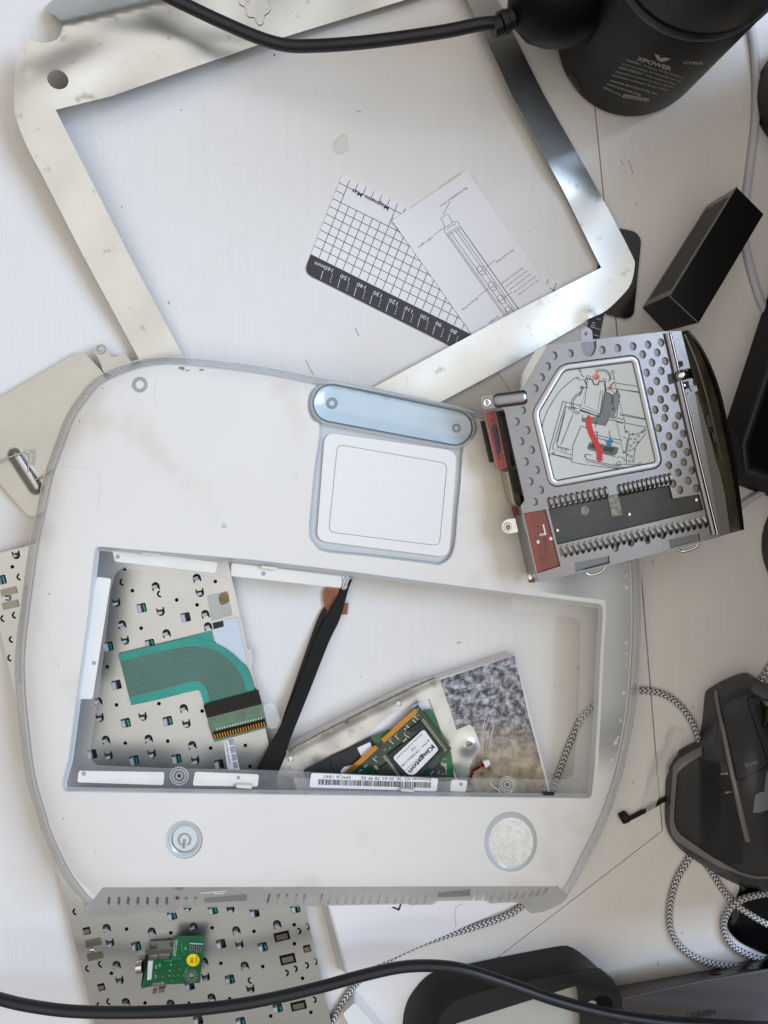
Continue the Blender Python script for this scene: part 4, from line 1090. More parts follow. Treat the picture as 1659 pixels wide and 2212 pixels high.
# scuffs and specks on the case
vv2 = []
for cx, cy in T(0, 1, 1185, 735, 1215, 742, 1310, 738, 1180, 725):
    vv2.append([(cx + rnd.uniform(2, 9) * math.cos(a), cy + rnd.uniform(1, 4) * math.sin(a)) for a in [k * .785 for k in range(8)]])
for x, y, r in ((172, 909, 2.2), (221, 839, 1.6), (106, 1283, 2.2), (127, 1437, 1.5), (137, 1768, 2), (205, 1838, 1.5), (292, 1865, .9), (220, 1790, 1), (1198, 1485, 1.5), (808, 1842, 1.2), (823, 1828, 1), (1286, 1364, 1.8), (1289, 1324, 1.4), (640, 1030, 1.4), (470, 1363 - 300, 1), (635, 1031, 1)):
    vv2.append([(x + r * rnd.uniform(.5, 1.2) * math.cos(a), y + r * rnd.uniform(.5, 1.2) * math.sin(a)) for a in [k * 1.05 for k in range(6)]])
verts, faces = [], []
for poly in vv2:
    k = len(verts)
    for x, y in poly: verts.append(P(x, y, float(z_shell(np.array([x]), np.array([y]))[0]) + .12))
    faces.append(tuple(range(k, k + len(poly))))
link('scuffs', mesh(verts, faces), M('grey_scuff', (140, 136, 128), .6), sh, kind='stuff')
# copper flex of the trackpad, hanging below the broken ledge
sheet('flex_cable', cr(T(1, 2, 445, 500, 440, 590, 465, 640, 500, 645, 530, 560, 530, 480), 3, True), 2.2, .2, m_copper, sh)
ribbons('flex_lines', [cr(T(1, 2, 452 + 10 * k, 505, 447 + 10 * k, 585, 470 + 8 * k, 632 - 5 * k), 3) for k in range(7)], .8, 2.3, m_copperline, sh)
sheet('flex_end', T(1, 2, 555, 590, 600, 590, 590, 665, 548, 665), 2.2, .2, m_copper, sh)
ribbons('flex_end_lines', [T(1, 2, 555, 600 + 12 * k, 597, 597 + 12 * k) for k in range(6)], 1, 2.3, m_copperline, sh)
# ------------------------------------------------------------------ metal disc drive lying upside down on the shell
dv = thing('disc_drive', 'steel optical drive carrier with perforated cover and printed diagram resting on the shell', 'disc drive', (1340, 980, 30))
zt_ = 54.0
plate = Z1(865, 300) + Z2(590, 145, 645, 150, 790, 140) + prs(1490, 790, 1500, 840, 1520, 950, 1540, 1060, 1556, 1158) + Z4(650, 1345, 0, 1510) + Z3(1200, 1470, 760, 1575, 735, 1490, 580, 800, 555, 680, 600, 620, 590, 560, 520, 250, 460, 0) + Z1(380, 1130, 355, 1050, 290, 1030, 120, 1050, 88, 1000, 85, 910, 120, 895, 550, 845)
hp = Z1(948, 418, 1140, 395, 1515, 353, 872, 545, 800, 675, 725, 805, 577, 1062, 503, 1193, 630, 1297, 557, 1428, 683, 1530) + Z3(610, 158, 740, 258, 665, 393, 790, 493, 717, 632)
hp += Z2(40, 330, 220, 310, 395, 290, 550, 265, 333, 405, 505, 385, 443, 502, 598, 485, 378, 620, 553, 600, 498, 720, 425, 840, 605, 815, 705, 915, 545, 937, 600, 1040, 480, 1058, 593, 1153, 755, 1128, 520, 1275, 715, 1243, 643, 1370, 808, 1340, 765, 1460, 580, 1495, 855, 1557, 697, 1580)
hp += Z4(640, 355, 815, 317, 910, 415, 753, 440, 868, 535, 690, 570, 770, 643, 965, 625, 195, 1265, 385, 1235, 565, 1175, 10, 1325)
hls = [ell(c[0], c[1], 7.4, 9.2, 16, -12) for c in hp]
dwin = Z3(880, 715) + prs(1335, 1067) + Z4(650, 585, 690, 745, 1000, 695, 1050, 880, 0, 1135) + Z3(985, 1140)
rwin = rp(Z3(575, 770, 850, 722, 1025, 1390, 740, 1482), 2)
cut1 = T(2, 2, 405, 330, 630, 285, 633, 330, 412, 388); cut2 = T(2, 2, 1015, 180, 1215, 140, 1222, 188, 1025, 235)
tabc = rp(Z1(1258, 255, 1440, 235, 1450, 330, 1410, 415, 1350, 438, 1290, 400), [1, 1, 8, 10, 10, 8])
lbl = rp(Z1(1062, 592) + Z2(215, 488) + Z4(488, 318) + Z3(952, 388) + Z1(762, 1100), [12, 6, 8, 8, 10])
sheet('cover_plate', plate, zt_, 1.0, m_steel, dv, holes=hls + [dwin, rwin, cut1, cut2, tabc, inset(lbl, -2)], bevel=.25)
under = inset(plate, 1.2)
sheet('inner_plate', Z1(865, 300) + Z2(590, 145, 790, 140) + prs(1500, 840, 1555, 1155) + Z4(0, 1505) + Z3(760, 1565, 590, 800, 610, 600) + Z1(420, 1130, 600, 850), zt_ - 1.3, .5, M('inner_zinc', (150, 152, 154), .5, .5, var=.15, vscale=80), dv, holes=[dwin, rwin])
m_gunk = M('corroded_inside', (138, 132, 118), .4, .5, var=.6, vscale=350, rgb2=(96, 92, 84))
for c in hp:
    if c[0] > 1395 and 815 < c[1] < 1070:
        sheet('corrosion_spot', ell(c[0], c[1], 7.6, 9.4, 12, -12), zt_ - 1.2, .05, m_gunk, dv)
# folded side walls
low = inset(plate, 0)
n = len(plate)
walls = []
def wall(pts, z0, z1, mt, th=1.0, nm='side_wall'):
    v = []
    for x, y in pts: q = P(x, y, z1); v += [q, Vector((q.x, q.y, z0 * .001))]
    o = link(nm, mesh(v, [(2 * i, 2 * i + 1, 2 * i + 3, 2 * i + 2) for i in range(len(pts) - 1)]), mt, dv)
    s = o.modifiers.new('solid', 'SOLIDIFY'); s.thickness = th * .001; s.offset = 0
wall(inset(Z1(865, 300, 555, 840), -1.0, False)[::-1], 33, zt_ - .3, m_bright)
wall(Z1(865, 303) + Z2(590, 147, 790, 142), 32, zt_ - .6, m_steel)
wall(Z1(385, 1130) + Z3(470, 10, 525, 250, 595, 560), 32, zt_ - .6, m_steel)
wall(Z3(560, 690, 585, 800, 740, 1490, 765, 1573), 31, zt_ - .6, m_steel)
wall(Z3(765, 1573) + Z4(0, 1508, 650, 1343) + prs(1556, 1157), 31, zt_ - .6, m_steel)
# the drive body hanging in the carrier
body = inset(Z1(890, 340) + Z2(590, 180, 790, 170) + prs(1500, 860, 1560, 1140) + Z4(0, 1480) + Z3(790, 1540, 640, 640) + Z1(470, 1150, 640, 850), 3)
sheet('drive_body', body, zt_ - 2.6, 22, m_dark, dv)
wall(Z3(395, 280, 470, 640, 490, 670), 30, 47, M('beige_flex_cover', (176, 164, 140), .4), nm='side_strip')
# label and ridge around it
sheet('diagram_label', inset(lbl, -1), zt_ - .2, .3, m_labelpaper, dv)
rd = dens(inset(lbl, -6.5), 8)
sweep('embossed_ridge', [P(x, y, zt_ - .1) for x, y in rd], 1.9, M('ridge_steel', (168, 168, 170), .34, 1.0, rvar=.06), dv, closed=True, n=14, flat=.42)
def dl(*c): return T(2, 1, *c)
dk = [dl(190, 1115, 215, 1040, 240, 985, 300, 890, 360, 830, 415, 787, 440, 790), dl(200, 1095, 195, 1120), dl(330, 942, 243, 1258, 245, 1280, 385, 1310), dl(330, 942, 438, 968), dl(350, 952, 262, 1250, 388, 1290), dl(352, 975, 290, 1210, 300, 1235, 380, 1255),
      dl(352, 975, 430, 990), dl(345, 1010, 296, 1205), dl(395, 1030, 330, 1195, 318, 1225), dl(247, 1285, 238, 1330), dl(262, 1285, 390, 1320), dl(447, 1105, 395, 1230, 388, 1335, 492, 1357, 480, 1310, 475, 1285),
      dl(480, 1315, 850, 1400), dl(495, 1330, 760, 1390), dl(500, 1355, 700, 1380), dl(660, 1350, 820, 1350), dl(505, 1120, 447, 1102), dl(530, 1175, 700, 1215), dl(540, 1160, 712, 1195), dl(545, 1150, 545, 1138, 553, 1135, 555, 1190),
      dl(445, 735, 450, 770, 470, 785), dl(415, 787, 440, 805, 470, 800), dl(430, 730, 440, 750), dl(440, 880, 405, 910, 385, 950, 390, 1000, 410, 1020, 440, 1022), dl(455, 885, 415, 915, 397, 950, 400, 990, 420, 1010, 445, 1010),
      dl(555, 745, 605, 748, 630, 775, 635, 800, 622, 815), dl(555, 735, 612, 740, 640, 775, 640, 805), dl(545, 730, 545, 745, 560, 750), dl(655, 820, 820, 845), dl(620, 850, 825, 885), dl(700, 865, 820, 880), dl(630, 1060, 870, 1110), dl(700, 1020, 865, 1055), dl(700, 1030, 865, 1060),
      dl(680, 1050, 730, 1060), dl(680, 1075, 720, 1085), dl(735, 1090, 730, 1110, 738, 1140), dl(740, 1140, 758, 1135, 760, 1165, 742, 1290, 742, 1345), dl(720, 1170, 750, 1185, 735, 1280), dl(790, 1290, 800, 1260, 800, 1240, 870, 1145), dl(790, 1320, 795, 1290), dl(870, 1130, 820, 1150, 760, 1160),
      dl(440, 960, 445, 995, 565, 1040, 580, 1020, 605, 870, 600, 830), dl(455, 985, 570, 1025, 590, 870), dl(470, 970, 555, 1005, 575, 870), dl(490, 800, 470, 960), dl(560, 1020, 540, 1110), dl(620, 1060, 608, 1100, 545, 1085, 455, 1070, 460, 1030),
      dl(605, 860, 645, 865, 665, 890, 650, 940, 660, 985), dl(665, 890, 690, 880, 700, 905, 690, 960, 680, 1040, 650, 1055), dl(680, 865, 690, 880), dl(655, 760, 665, 800), dl(440, 905, 460, 850, 440, 860, 445, 845, 490, 855, 475, 810, 480, 790, 520, 800, 530, 830, 555, 835, 565, 810, 600, 815, 610, 880, 640, 895, 655, 940),
      dl(485, 790, 485, 775, 510, 780, 508, 795), dl(590, 805, 590, 795, 610, 800, 610, 815), dl(470, 1305, 475, 1285, 515, 1290), dl(680, 1310, 690, 1300, 720, 1305, 735, 1330), dl(545, 1270, 670, 1300), dl(505, 1210, 490, 1245, 500, 1255, 660, 1290, 685, 1275, 690, 1245, 525, 1205, 505, 1210),
      dl(635, 1130, 630, 1150, 640, 1175)]
ribbons('drawing', [cr(a, 4) if len(a) > 2 and i in (0, 20, 23, 24, 25, 26, 59) else a for i, a in enumerate(dk)], 1.0, zt_ + .12, m_ink, dv)
thick = [dl(438, 905, 462, 852, 443, 860, 445, 845, 492, 855, 473, 808, 482, 792, 522, 802, 532, 832, 557, 837, 568, 808, 602, 815, 610, 880, 642, 897, 657, 940), dl(440, 1000, 570, 1042)]
ribbons('drawing', thick, 1.9, zt_ + .14, m_ink, dv)
for q, mt in ((dl(455, 1050, 560, 1040, 600, 880, 660, 900, 630, 1060, 605, 1100, 455, 1072), M('grey_tone', (118, 118, 118), .5)), (dl(505, 1212, 690, 1245, 670, 1290, 495, 1248), M('grey_tone_dark', (96, 98, 98), .5)), (dl(450, 985, 485, 825, 600, 850, 565, 1025), m_labelpaper), (dl(680, 870, 703, 905, 690, 960, 660, 1055, 635, 1045, 665, 900), M('grey_tone_mid', (130, 130, 128), .5))):
    sheet('drawing_tone', q, zt_ + .06, .02, mt, dv)
for q in (dl(520, 1212, 585, 1225, 575, 1255, 510, 1240), dl(600, 1232, 662, 1245, 650, 1275, 592, 1260)): sheet('drawing_chip', q, zt_ + .10, .02, m_chip, dv)
circ = [cr(ell(c[0], c[1], r, n=10), 2, True) + [ell(c[0], c[1], r, n=10)[0]] for c, r in [(p, 3.2) for p in dl(655, 750, 653, 950, 660, 992)] + [(p, 4.5) for p in dl(692, 1345)] + [(p, 2.2) for p in dl(785, 1155, 820, 1165, 845, 1140, 770, 1185, 800, 1185, 790, 1210, 815, 1205, 770, 1230, 790, 1250, 765, 1260, 755, 1290, 775, 1300, 785, 1330, 760, 1330, 830, 1345, 860, 1125, 270, 1275, 300, 1240, 325, 1250, 350, 1258, 375, 990, 405, 985)]]
ribbons('drawing', circ, .8, zt_ + .13, m_ink, dv)
discs('drawing_dots', [ell(c[0], c[1], 2.2, n=8) for c in dl(682, 875, 740, 1140, 725, 1272, 655, 988)], zt_ + .15, m_ink, dv)
ra = cr(dl(500, 1060, 500, 1100, 520, 1160, 550, 1220, 565, 1260, 570, 1310), 3)
ribbons('red_arrow', [ra], 12, zt_ + .2, m_red, dv)
discs('red_arrow_head', [dl(475, 1065, 497, 1027, 530, 1060), dl(545, 1308, 597, 1315, 568, 1338)], zt_ + .22, m_red, dv)
ribbons('red_arrow', [cr(dl(660, 823, 645, 835, 638, 862), 2)], 2.6, zt_ + .2, m_red, dv)
discs('red_arrow_head', [dl(628, 850, 650, 848, 636, 868), dl(540, 790, 560, 785, 552, 803)], zt_ + .22, m_red, dv)
ribbons('red_arrow', [dl(551, 750, 551, 795)], 1.5, zt_ + .22, m_red, dv)
discs('pink_patch', [ell(*dl(548, 783)[0], 8, 6.5, 14)], zt_ + .16, m_pink, dv)
discs('blue_arrow', [dl(635, 1180, 662, 1202, 648, 1203, 645, 1228, 622, 1230, 612, 1208, 607, 1190, 625, 1195)], zt_ + .2, m_blue, dv)
dash = []
for a, b in ((dl(660, 790)[0], dl(735, 1085)[0]), (dl(670, 1040)[0], dl(722, 1265)[0])):
    for k in range(14): dash.append([lerp(a, b, k / 14), lerp(a, b, (k + .6) / 14)])
ribbons('dashed_line', dash, 1.2, zt_ + .16, M('blue_dash', (60, 104, 130), .5), dv)
# embossed bar with screw eye
wl_ = Z1(238, 955, 625, 905)
sweep('embossed_bar', [P(x, y, zt_ + .1) for x, y in dens(wl_, 5, False)], [3.6 if 0 < k < len(dens(wl_, 5, False)) - 1 else 2.6 for k in range(len(dens(wl_, 5, False)))], m_steel, dv, n=14, flat=.5)
sweep('screw_eye', [P(x, y, zt_ + .15) for x, y in ell(1051.5, 870, 6, 7, 18)], .7, m_bright, dv, closed=True, n=8, flat=.5)
sheet('screw_eye_hole', ell(1051.5, 870, 5, 6, 16), zt_ + .05, .02, m_palepanel, dv)
# tabs with holes
sheet('screw_tab', rp(Z1(1268, 250, 1262, 140, 1300, 92, 1350, 85, 1395, 120, 1405, 240), [1, 5, 8, 8, 6, 1]), zt_ - 4, 1.0, m_steel, dv, holes=[ell(*Z1(1322, 160)[0], 3.6, 4.8, 12)])
sheet('cover_notch', inset(tabc, -.5), zt_ - 1.2, .4, M('notch_grey', (128, 130, 134), .5, .6), dv)
sheet('screw_tab', rp(Z3(490, 830, 400, 835, 345, 870, 328, 935, 350, 985, 410, 1010, 525, 990), [1, 8, 8, 8, 8, 8, 1]), zt_ - 10, 1.0, m_bright, dv, holes=[ell(*Z3(398, 925)[0], 5, 6, 14)])
sweep('tab_ring', [P(x, y, zt_ - 9.8) for x, y in ell(*Z3(402, 932)[0], 6.5, 7.5, 18)], .6, m_bright, dv, closed=True, n=6)
# dark recessed plate
sheet('recessed_plate', inset(dwin, -2), zt_ - 1.4, .6, m_darkplate, dv)
sheet('round_pad', ell(*Z3(1313, 735)[0], 9, 10.5, 20), zt_ - 1.2, .3, m_gunk, dv)
sheet('foam_patch', prs(1313, 1073, 1336, 1068, 1344, 1112, 1321, 1116), zt_ - .9, .6, m_gunk, dv)
for c in Z3(990, 970) + Z4(180, 932, 968, 762): 
    sheet('rivet', ell(c[0], c[1], 3.4, 3.8, 12), zt_ - .6, .8, m_bright, dv, bevel=.2)
# red board behind the window
sheet('window_board', inset(rwin, -2), zt_ - 1.25, .5, m_redpcb, dv)
sheet('window_film', Z3(600, 790, 655, 765, 810, 1470, 740, 1482), zt_ - .9, .1, M('red_gloss_film', (150, 60, 50), .08, alpha=.7, coat=1.0), dv)
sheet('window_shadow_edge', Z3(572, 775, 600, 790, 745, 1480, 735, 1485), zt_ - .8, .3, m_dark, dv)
for q in (Z3(742, 1090, 772, 1085, 778, 1122, 748, 1128), Z3(890, 1052, 925, 1046, 930, 1082, 896, 1088), Z3(778, 1010, 790, 1008, 792, 1036, 780, 1038), Z3(800, 1006, 812, 1004, 814, 1032, 802, 1034), Z3(822, 1002, 834, 1000, 836, 1028, 824, 1030), Z3(812, 902, 828, 898, 856, 1022, 842, 1026)):
    sheet('board_part', q, zt_ - .7, .6, m_solder, dv)
ribbons('board_trace', [Z3(818, 1040, 850, 1250), Z3(838, 1040, 880, 1240), Z3(750, 1300, 860, 1280, 905, 1245), Z3(770, 1330, 860, 1310), Z3(800, 920, 700, 930)], 1.0, zt_ - 1.2, M('dark_trace', (60, 12, 10), .3), dv)
# red connector board at the upper left corner
cn = T(1, 1, 1474, 1012, 1552, 1002, 1628, 1372, 1560, 1386)
sheet('connector_shell', T(1, 1, 1540, 1010, 1600, 1000, 1612, 1020, 1660, 1370, 1625, 1385), 46, 12, M('dark_brown_shell', (40, 28, 26), .4), dv)
sheet('connector_board', rp(cn, 2), 47, 1.6, m_redconn, dv, holes=[ell(*T(1, 1, 1524, 1068)[0], 3, 4.6, 12), ell(*T(1, 1, 1575, 1310)[0], 3, 4.6, 12)])
sheet('black_header', T(1, 1, 1470, 1070, 1480, 1068, 1540, 1330, 1530, 1340), 44, 8, m_blackmat, dv)
cnl = inset(cn, 1.4); ribbons('board_outline', [cnl + [cnl[0]]], 1.0, 47.1, M('pale_red_line', (196, 150, 138), .5), dv)
sheet('ink_smudge', cr(T(1, 1, 1525, 1110, 1560, 1100, 1585, 1250, 1565, 1290, 1545, 1200), 4, True), 47.08, .02, M('smudge', (58, 44, 52), .5, var=.4, vscale=300), dv)
for q, z in ((Z3(450, 710, 500, 690, 520, 790, 475, 815), 42), (Z3(640, 1500, 720, 1540, 725, 1585, 655, 1587), 40)): sheet('red_board_edge', q, z, 1.5, m_redconn, dv)
sheet('corner_screw', ell(*Z3(668, 1520)[0], 4.4, 6, 14), 44, 1.2, m_bright, dv)
# sprung contact fingers
def finger():
    v, f = [], []
    for k in range(9):
        t = k / 8; y = -.0042 + .0084 * t; z = .0018 * math.sin(math.pi * t) + .0002 * (1 - t)
        bend = .0012 * math.sin(math.pi * t)
        v += [(-.00085 + bend, y, z), (.00085 + bend, y, z)]
    f = [(2 * k, 2 * k + 1, 2 * k + 3, 2 * k + 2) for k in range(8)]
    me = mesh(v, f, 180); me.materials.append(M('finger_steel', (150, 150, 150), .24, 1.0, var=.3, vscale=250)); return me
fm = finger()
def row(a, b, n, sc=1.0, z=zt_ - .8, tilt=0):
    for k in range(n):
        p = lerp(a, b, k / (n - 1)); o = place('contact_finger', fm, (p[0], p[1], z), 12 + tilt, dv)
        o.scale = (.8, sc * .9, 1.0)
row(Z3(882, 640)[0], Z3(1540, 515)[0], 11)
row(T(2, 1, 690, 1512)[0], T(2, 1, 1012, 1440)[0], 12)
row(T(2, 2, 325, 255)[0], T(2, 2, 1272, 55)[0], 26, 1.15, tilt=14)
m_slot = m_dark
for a, b in ((Z3(870, 645)[0], Z3(1550, 515)[0]), (T(2, 1, 680, 1515)[0], T(2, 1, 1022, 1438)[0]), (T(2, 2, 310, 262)[0], T(2, 2, 1280, 58)[0])):
    d = Vector((b[0] - a[0], b[1] - a[1])).normalized(); nn = Vector((-d.y, d.x)) * 9
    sheet('finger_slot', [(a[0] + nn.x, a[1] + nn.y), (b[0] + nn.x, b[1] + nn.y), (b[0] - nn.x, b[1] - nn.y), (a[0] - nn.x, a[1] - nn.y)], zt_ + .08, .06, M('finger_strip', (104, 104, 105), .3, .8, var=.4, vscale=200), dv)
# cut-outs with wire loops on the lower edge
for q, w in ((cut1, T(2, 2, 480, 392, 500, 408, 545, 402, 590, 380, 605, 355)), (cut2, T(2, 2, 1080, 240, 1100, 255, 1140, 250, 1190, 230, 1205, 205))):
    sheet('cut_out_pad', inset(q, -1), zt_ - 1.0, .3, M('pad_grey', (120, 121, 124), .5, .5), dv)
    cable('edge_loop', [(x, y, 47) for x, y in w], .7, m_bright, dv, step=3, n=8, flat=.6)
sweep('cut_edge', [P(x, y, zt_ + .1) for x, y in dens(cut1[2:] + [cut1[2]], 5, False)[:12]], .3, m_bright, dv, n=5)
# bright folded rail, grey end panel and smoked front bezel
sweep('folded_rail', [P(x, y, zt_ + .2) for x, y in dens(prs(1440, 719, 1470, 850, 1505, 1000, 1542, 1153), 20, False)], 1.7, m_steel, dv, n=12, flat=.8)
sweep('folded_rail_edge', [P(x, y, zt_ + .4) for x, y in dens(prs(1447, 719, 1477, 850, 1512, 1000, 1549, 1153), 20, False)], .8, m_bright, dv, n=8)
smk = cr(Z2(790, 140, 860, 120, 930, 190, 1000, 290, 1120, 520, 1220, 780, 1290, 1050, 1380, 1500), 8) + cr(Z4(1410, 280, 1470, 700, 1520, 1115), 8) + Z4(1350, 1160, 1240, 1190) + [q for q in dens(prs(1556, 1155, 1540, 1060, 1520, 950, 1500, 840, 1490, 790), 20, False)]
def z_smk(x, y): return zt_ - 1 - .0 * x
sheet('front_bezel', smk, lambda x, y: zt_ - 2 - .12 * np.clip(x - (1473 + .235 * (y - 717)), 0, 80), 20, m_smoke, dv, grid=14, smooth=60)
wall(cr(Z2(870, 130, 1000, 290, 1120, 520, 1220, 780, 1290, 1050, 1380, 1500), 8) + cr(Z4(1410, 280, 1470, 700, 1520, 1115), 8), 30, zt_ - 3.5, m_blackgloss, nm='bezel_front')
ribbons('bezel_step', [cr(Z2(830, 170, 960, 480, 1060, 800, 1150, 1150, 1260, 1650), 8)], 3, zt_ - 1.2, M('olive_edge', (78, 74, 48), .3, coat=.5), dv)
for c, w, h in ((Z2(1120, 1190)[0], 6, 13), (Z2(1185, 1380)[0], 5, 10)): sheet('bezel_latch', rect(c, w, h, -12), zt_ - 1.5, 1.5, m_darkplate, dv)
sheet('end_panel', Z2(865, 885, 972, 866, 1060, 1150, 1150, 1460, 1195, 1659) + Z4(1245, 450, 1300, 690, 1365, 1150, 1228, 1188, 1165, 930, 1080, 560) + Z2(1010, 1450, 930, 1150), zt_ - .5, 1.0, M('grey_end_panel', (112, 108, 104), .45, .3, var=.1, vscale=40), dv)
sheet('rail_block', Z2(800, 745, 870, 715, 890, 800, 810, 825), zt_ + .9, .8, m_dark, dv)
sheet('rail_hook', rp(Z2(885, 790, 965, 768, 985, 835, 870, 880, 862, 860, 920, 840), 1), zt_ + .8, .5, m_steel, dv)
discs('rail_screw', [ell(*Z2(828, 768)[0], 2.6, n=10)], zt_ + 1.0, m_bright, dv)
# bent retaining clip
ck = [(Z2(690, 632)[0], Z2(715, 742)[0], 1.0), (Z2(735, 605)[0], Z2(765, 718)[0], 2.6), (Z2(800, 585)[0], Z2(830, 705)[0], 3.6), (Z2(850, 572)[0], Z2(880, 690)[0], 2.4), (Z2(900, 570)[0], Z2(935, 680)[0], .4)]
v = []
for a, b, z in ck: v += [P(a[0], a[1], zt_ + z), P(b[0], b[1], zt_ + z)]
o = link('retaining_clip', mesh(v, [(2 * i, 2 * i + 1, 2 * i + 3, 2 * i + 2) for i in range(4)], 180), m_bright, dv)
s = o.modifiers.new('solid', 'SOLIDIFY'); s.thickness = .0006
sheet('rail_slot', Z2(620, 640, 680, 625, 700, 745, 640, 760), zt_ + .06, .04, m_darkplate, dv)
sheet('rail_slot', Z2(725, 490, 800, 478, 815, 540, 740, 570), zt_ + .06, .04, m_dark, dv)
# ------------------------------------------------------------------ things around: black carton, slab, blower, cords
ct = thing('black_carton', 'small glossy black carton with a faint outline drawing beside the air blower', 'carton', (1510, 560, 0))
blow_ = T(2, 1, 990, 490, 845, 335) + T(2, 0, 1265, 1330)
d4 = (blow_[0][0] + (blow_[2][0] - blow_[1][0]) * .96, blow_[0][1] + (blow_[2][1] - blow_[1][1]) * .96)
low = blow_ + [d4]; high = T(2, 1, 1210, 435, 1020, 260) + T(2, 0, 1455, 1210, 1632, 1387)
crt = prism('carton_body', low, .4, high, 38, m_blackcard, ct, bevel=.35)
mid_ = lambda a, b, t: (a[0] + (b[0] - a[0]) * t, a[1] + (b[1] - a[1]) * t)
va, fa = triangulate(inset([low[1], high[1], high[2], low[2]], 1.5), [], None)
link('side_reflection', mesh([drape([bvh_of(crt)], .3)(x, y) for x, y in va], [tuple(int(k) for k in f) for f in fa]), m_blackside, ct)  # lighter, shinier side face standing in for its reflection of the desk
bc = drape([bvh_of(crt)], .7)
lft = low[1]; 
for qa, qb in ((high[1], high[2]), (high[1], high[0])): sweep('pale_edge', [P(*qa, 38), P(*qb, 38)], .28, M('pale_carton_edge', (118, 114, 110), .5), ct, n=6)  # thin pale tubes along the top edges of the carton
ribbons('fold_edge', [[high[1], high[2]], [high[1], high[0]]], 1.0, 0, M('carton_edge', (120, 118, 116), .4), ct, proj=drape([bvh_of(crt)], .5))
oc = T(2, 0, 1098, 1659, 1120, 1590, 1160, 1530, 1200, 1490, 1225, 1488, 1222, 1520, 1190, 1570, 1150, 1640) + T(2, 1, 1110, 10, 1085, 30, 1060, 40)
ribbons('line_print', [cr(oc, 3), cr(T(2, 0, 1110, 1659, 1150, 1580, 1195, 1520, 1215, 1500), 3)], .9, 0, M('grey_line_print', (150, 148, 146), .5), ct, proj=bc)
lines = [T(2, 1, 1052 + 9 * k, 45 - 2 * k, 1085 + 8 * k, 8) for k in range(5)]
ribbons('line_print', lines, .8, 0, M('grey_line_print_small', (140, 138, 136), .5), ct, proj=bc)

slab = rp(T(2, 0, 690, 1478, 800, 1500, 838, 1550) + T(2, 1, 828, 0, 790, 380, 750, 408, 620, 375, 580, 330, 560, 60), [4, 12, 10, 4, 14, 14, 8, 4, 4])
sheet('black_slab', dens(slab, 12), lambda x, y: np.full(len(x), 2.6), 2.6, m_blackgloss, tag=('glossy black rounded slab half hidden under the metal frame corner', 'device'), bevel=.8)

# air blower, upright, its foot towards the middle
bl_ = thing('air_blower', 'big black electric air blower with printed text standing at the top right', 'air blower', (1365, 80, 0))
bc0 = P(1365, 80, 0); Rb = .0412
def lathe(name, c, prof, mt, parent, n=64):
    v, f = [], []
    for r, z in prof:
        for k in range(n):
            a = 2 * math.pi * k / n; v.append(Vector((c.x + r * math.cos(a), c.y + r * math.sin(a), z)))
    for i in range(len(prof) - 1):
        for k in range(n):
            q = (k + 1) % n; f.append((i * n + k, i * n + q, (i + 1) * n + q, (i + 1) * n + k))
    f.append(tuple(range(n))); f.append(tuple(range((len(prof) - 1) * n, len(prof) * n)))
    return link(name, mesh(v, f, 35), mt, parent)
can = lathe('body', bc0, [(Rb * .93, 0), (Rb * .985, .0012), (Rb, .004), (Rb, .078), (Rb * .985, .083), (Rb * .985, .086), (Rb * 1.0, .089), (Rb * 1.02, .12), (Rb * 1.0, .17), (Rb * .9, .195), (Rb * .6, .205)], m_blower, bl_)
lathe('neck_ring', bc0, [(Rb * 1.0, .0802), (Rb * 1.008, .0815), (Rb * 1.008, .0835), (Rb * 1.0, .085)], m_black, bl_)
# side barrel with domed end that carries the cord
bd = (P(1090, 40, 40) - Vector((0, 0, .04)))
ax0 = P(1440, -140, 42); ax1 = P(1152, 14, 42)
dirb = (ax1 - ax0).normalized()
barrel = [ax0 + dirb * t for t in np.linspace(0, (ax1 - ax0).length + .012, 14)]
rr_ = []
for k in range(14):
    t = k / 13
    rr_.append(27 * math.sqrt(max(.02, 1 - max(0, (t - .35) / .65) ** 2.6)))
sweep('barrel', barrel, rr_, m_blower, bl_, n=36)
gdir = dirb
for i, (o_, r_, l_) in enumerate(((.0, 5.8, .004), (.0045, 4.8, .003), (.008, 5.4, .003), (.0115, 4.4, .004))):
    a = ax1 + dirb * (.0065 + o_); sweep('cord_gland', [a, a + dirb * l_], r_, m_black, bl_, n=20)
g0 = ax1 + dirb * .016
def unproj(w):
    v = CQ.inverted() @ (w - CAMP); return (W / 2 + F * v.x / -v.z, Hh / 2 - F * v.y / -v.z)
gx, gy = unproj(g0)
cordp = [(gx, gy, g0.z * 1000)] + [(1040, 52, 44), (960, 68, 42), (850, 84, 38), (760, 94, 34), (680, 99, 30), (620, 98, 28), (560, 82, 28), (480, 48, 29), (410, 15, 30), (350, -15, 31), (280, -60, 32)]
cable('cord', cordp, 3.0, m_cord, bl_, n=16)
ho = drape([bvh_of(can)], .12)
W_ = T(2, 0, 810, 385, 1030, 462)
def bt(s, a, b, h, bold=0.0, m=m_greyprint): text('lettering', s, a, b, h, 0, m, bl_, bold=bold, proj=ho, shear=.1)
p = T(2, 0, 806, 388, 1028, 460); bt('XPOWER', p[0], p[1], 8.5, .03)
for s, c in (('WARNING - To Reduce The Risk Of Electric', (735, 395, 1110, 512)), ('or on wet surfaces. For household use only', (712, 418, 1095, 535)), ('AVERTISSEMENT - Pour reduire le risque', (690, 442, 1060, 552)), ('uniquement a l interieur et ne pas exposer', (668, 468, 1045, 572)), ('domestique seulement. Ne pas utiliser', (648, 492, 1010, 592))):
    p = T(2, 0, *c); bt(s, p[0], p[1], 5.2)
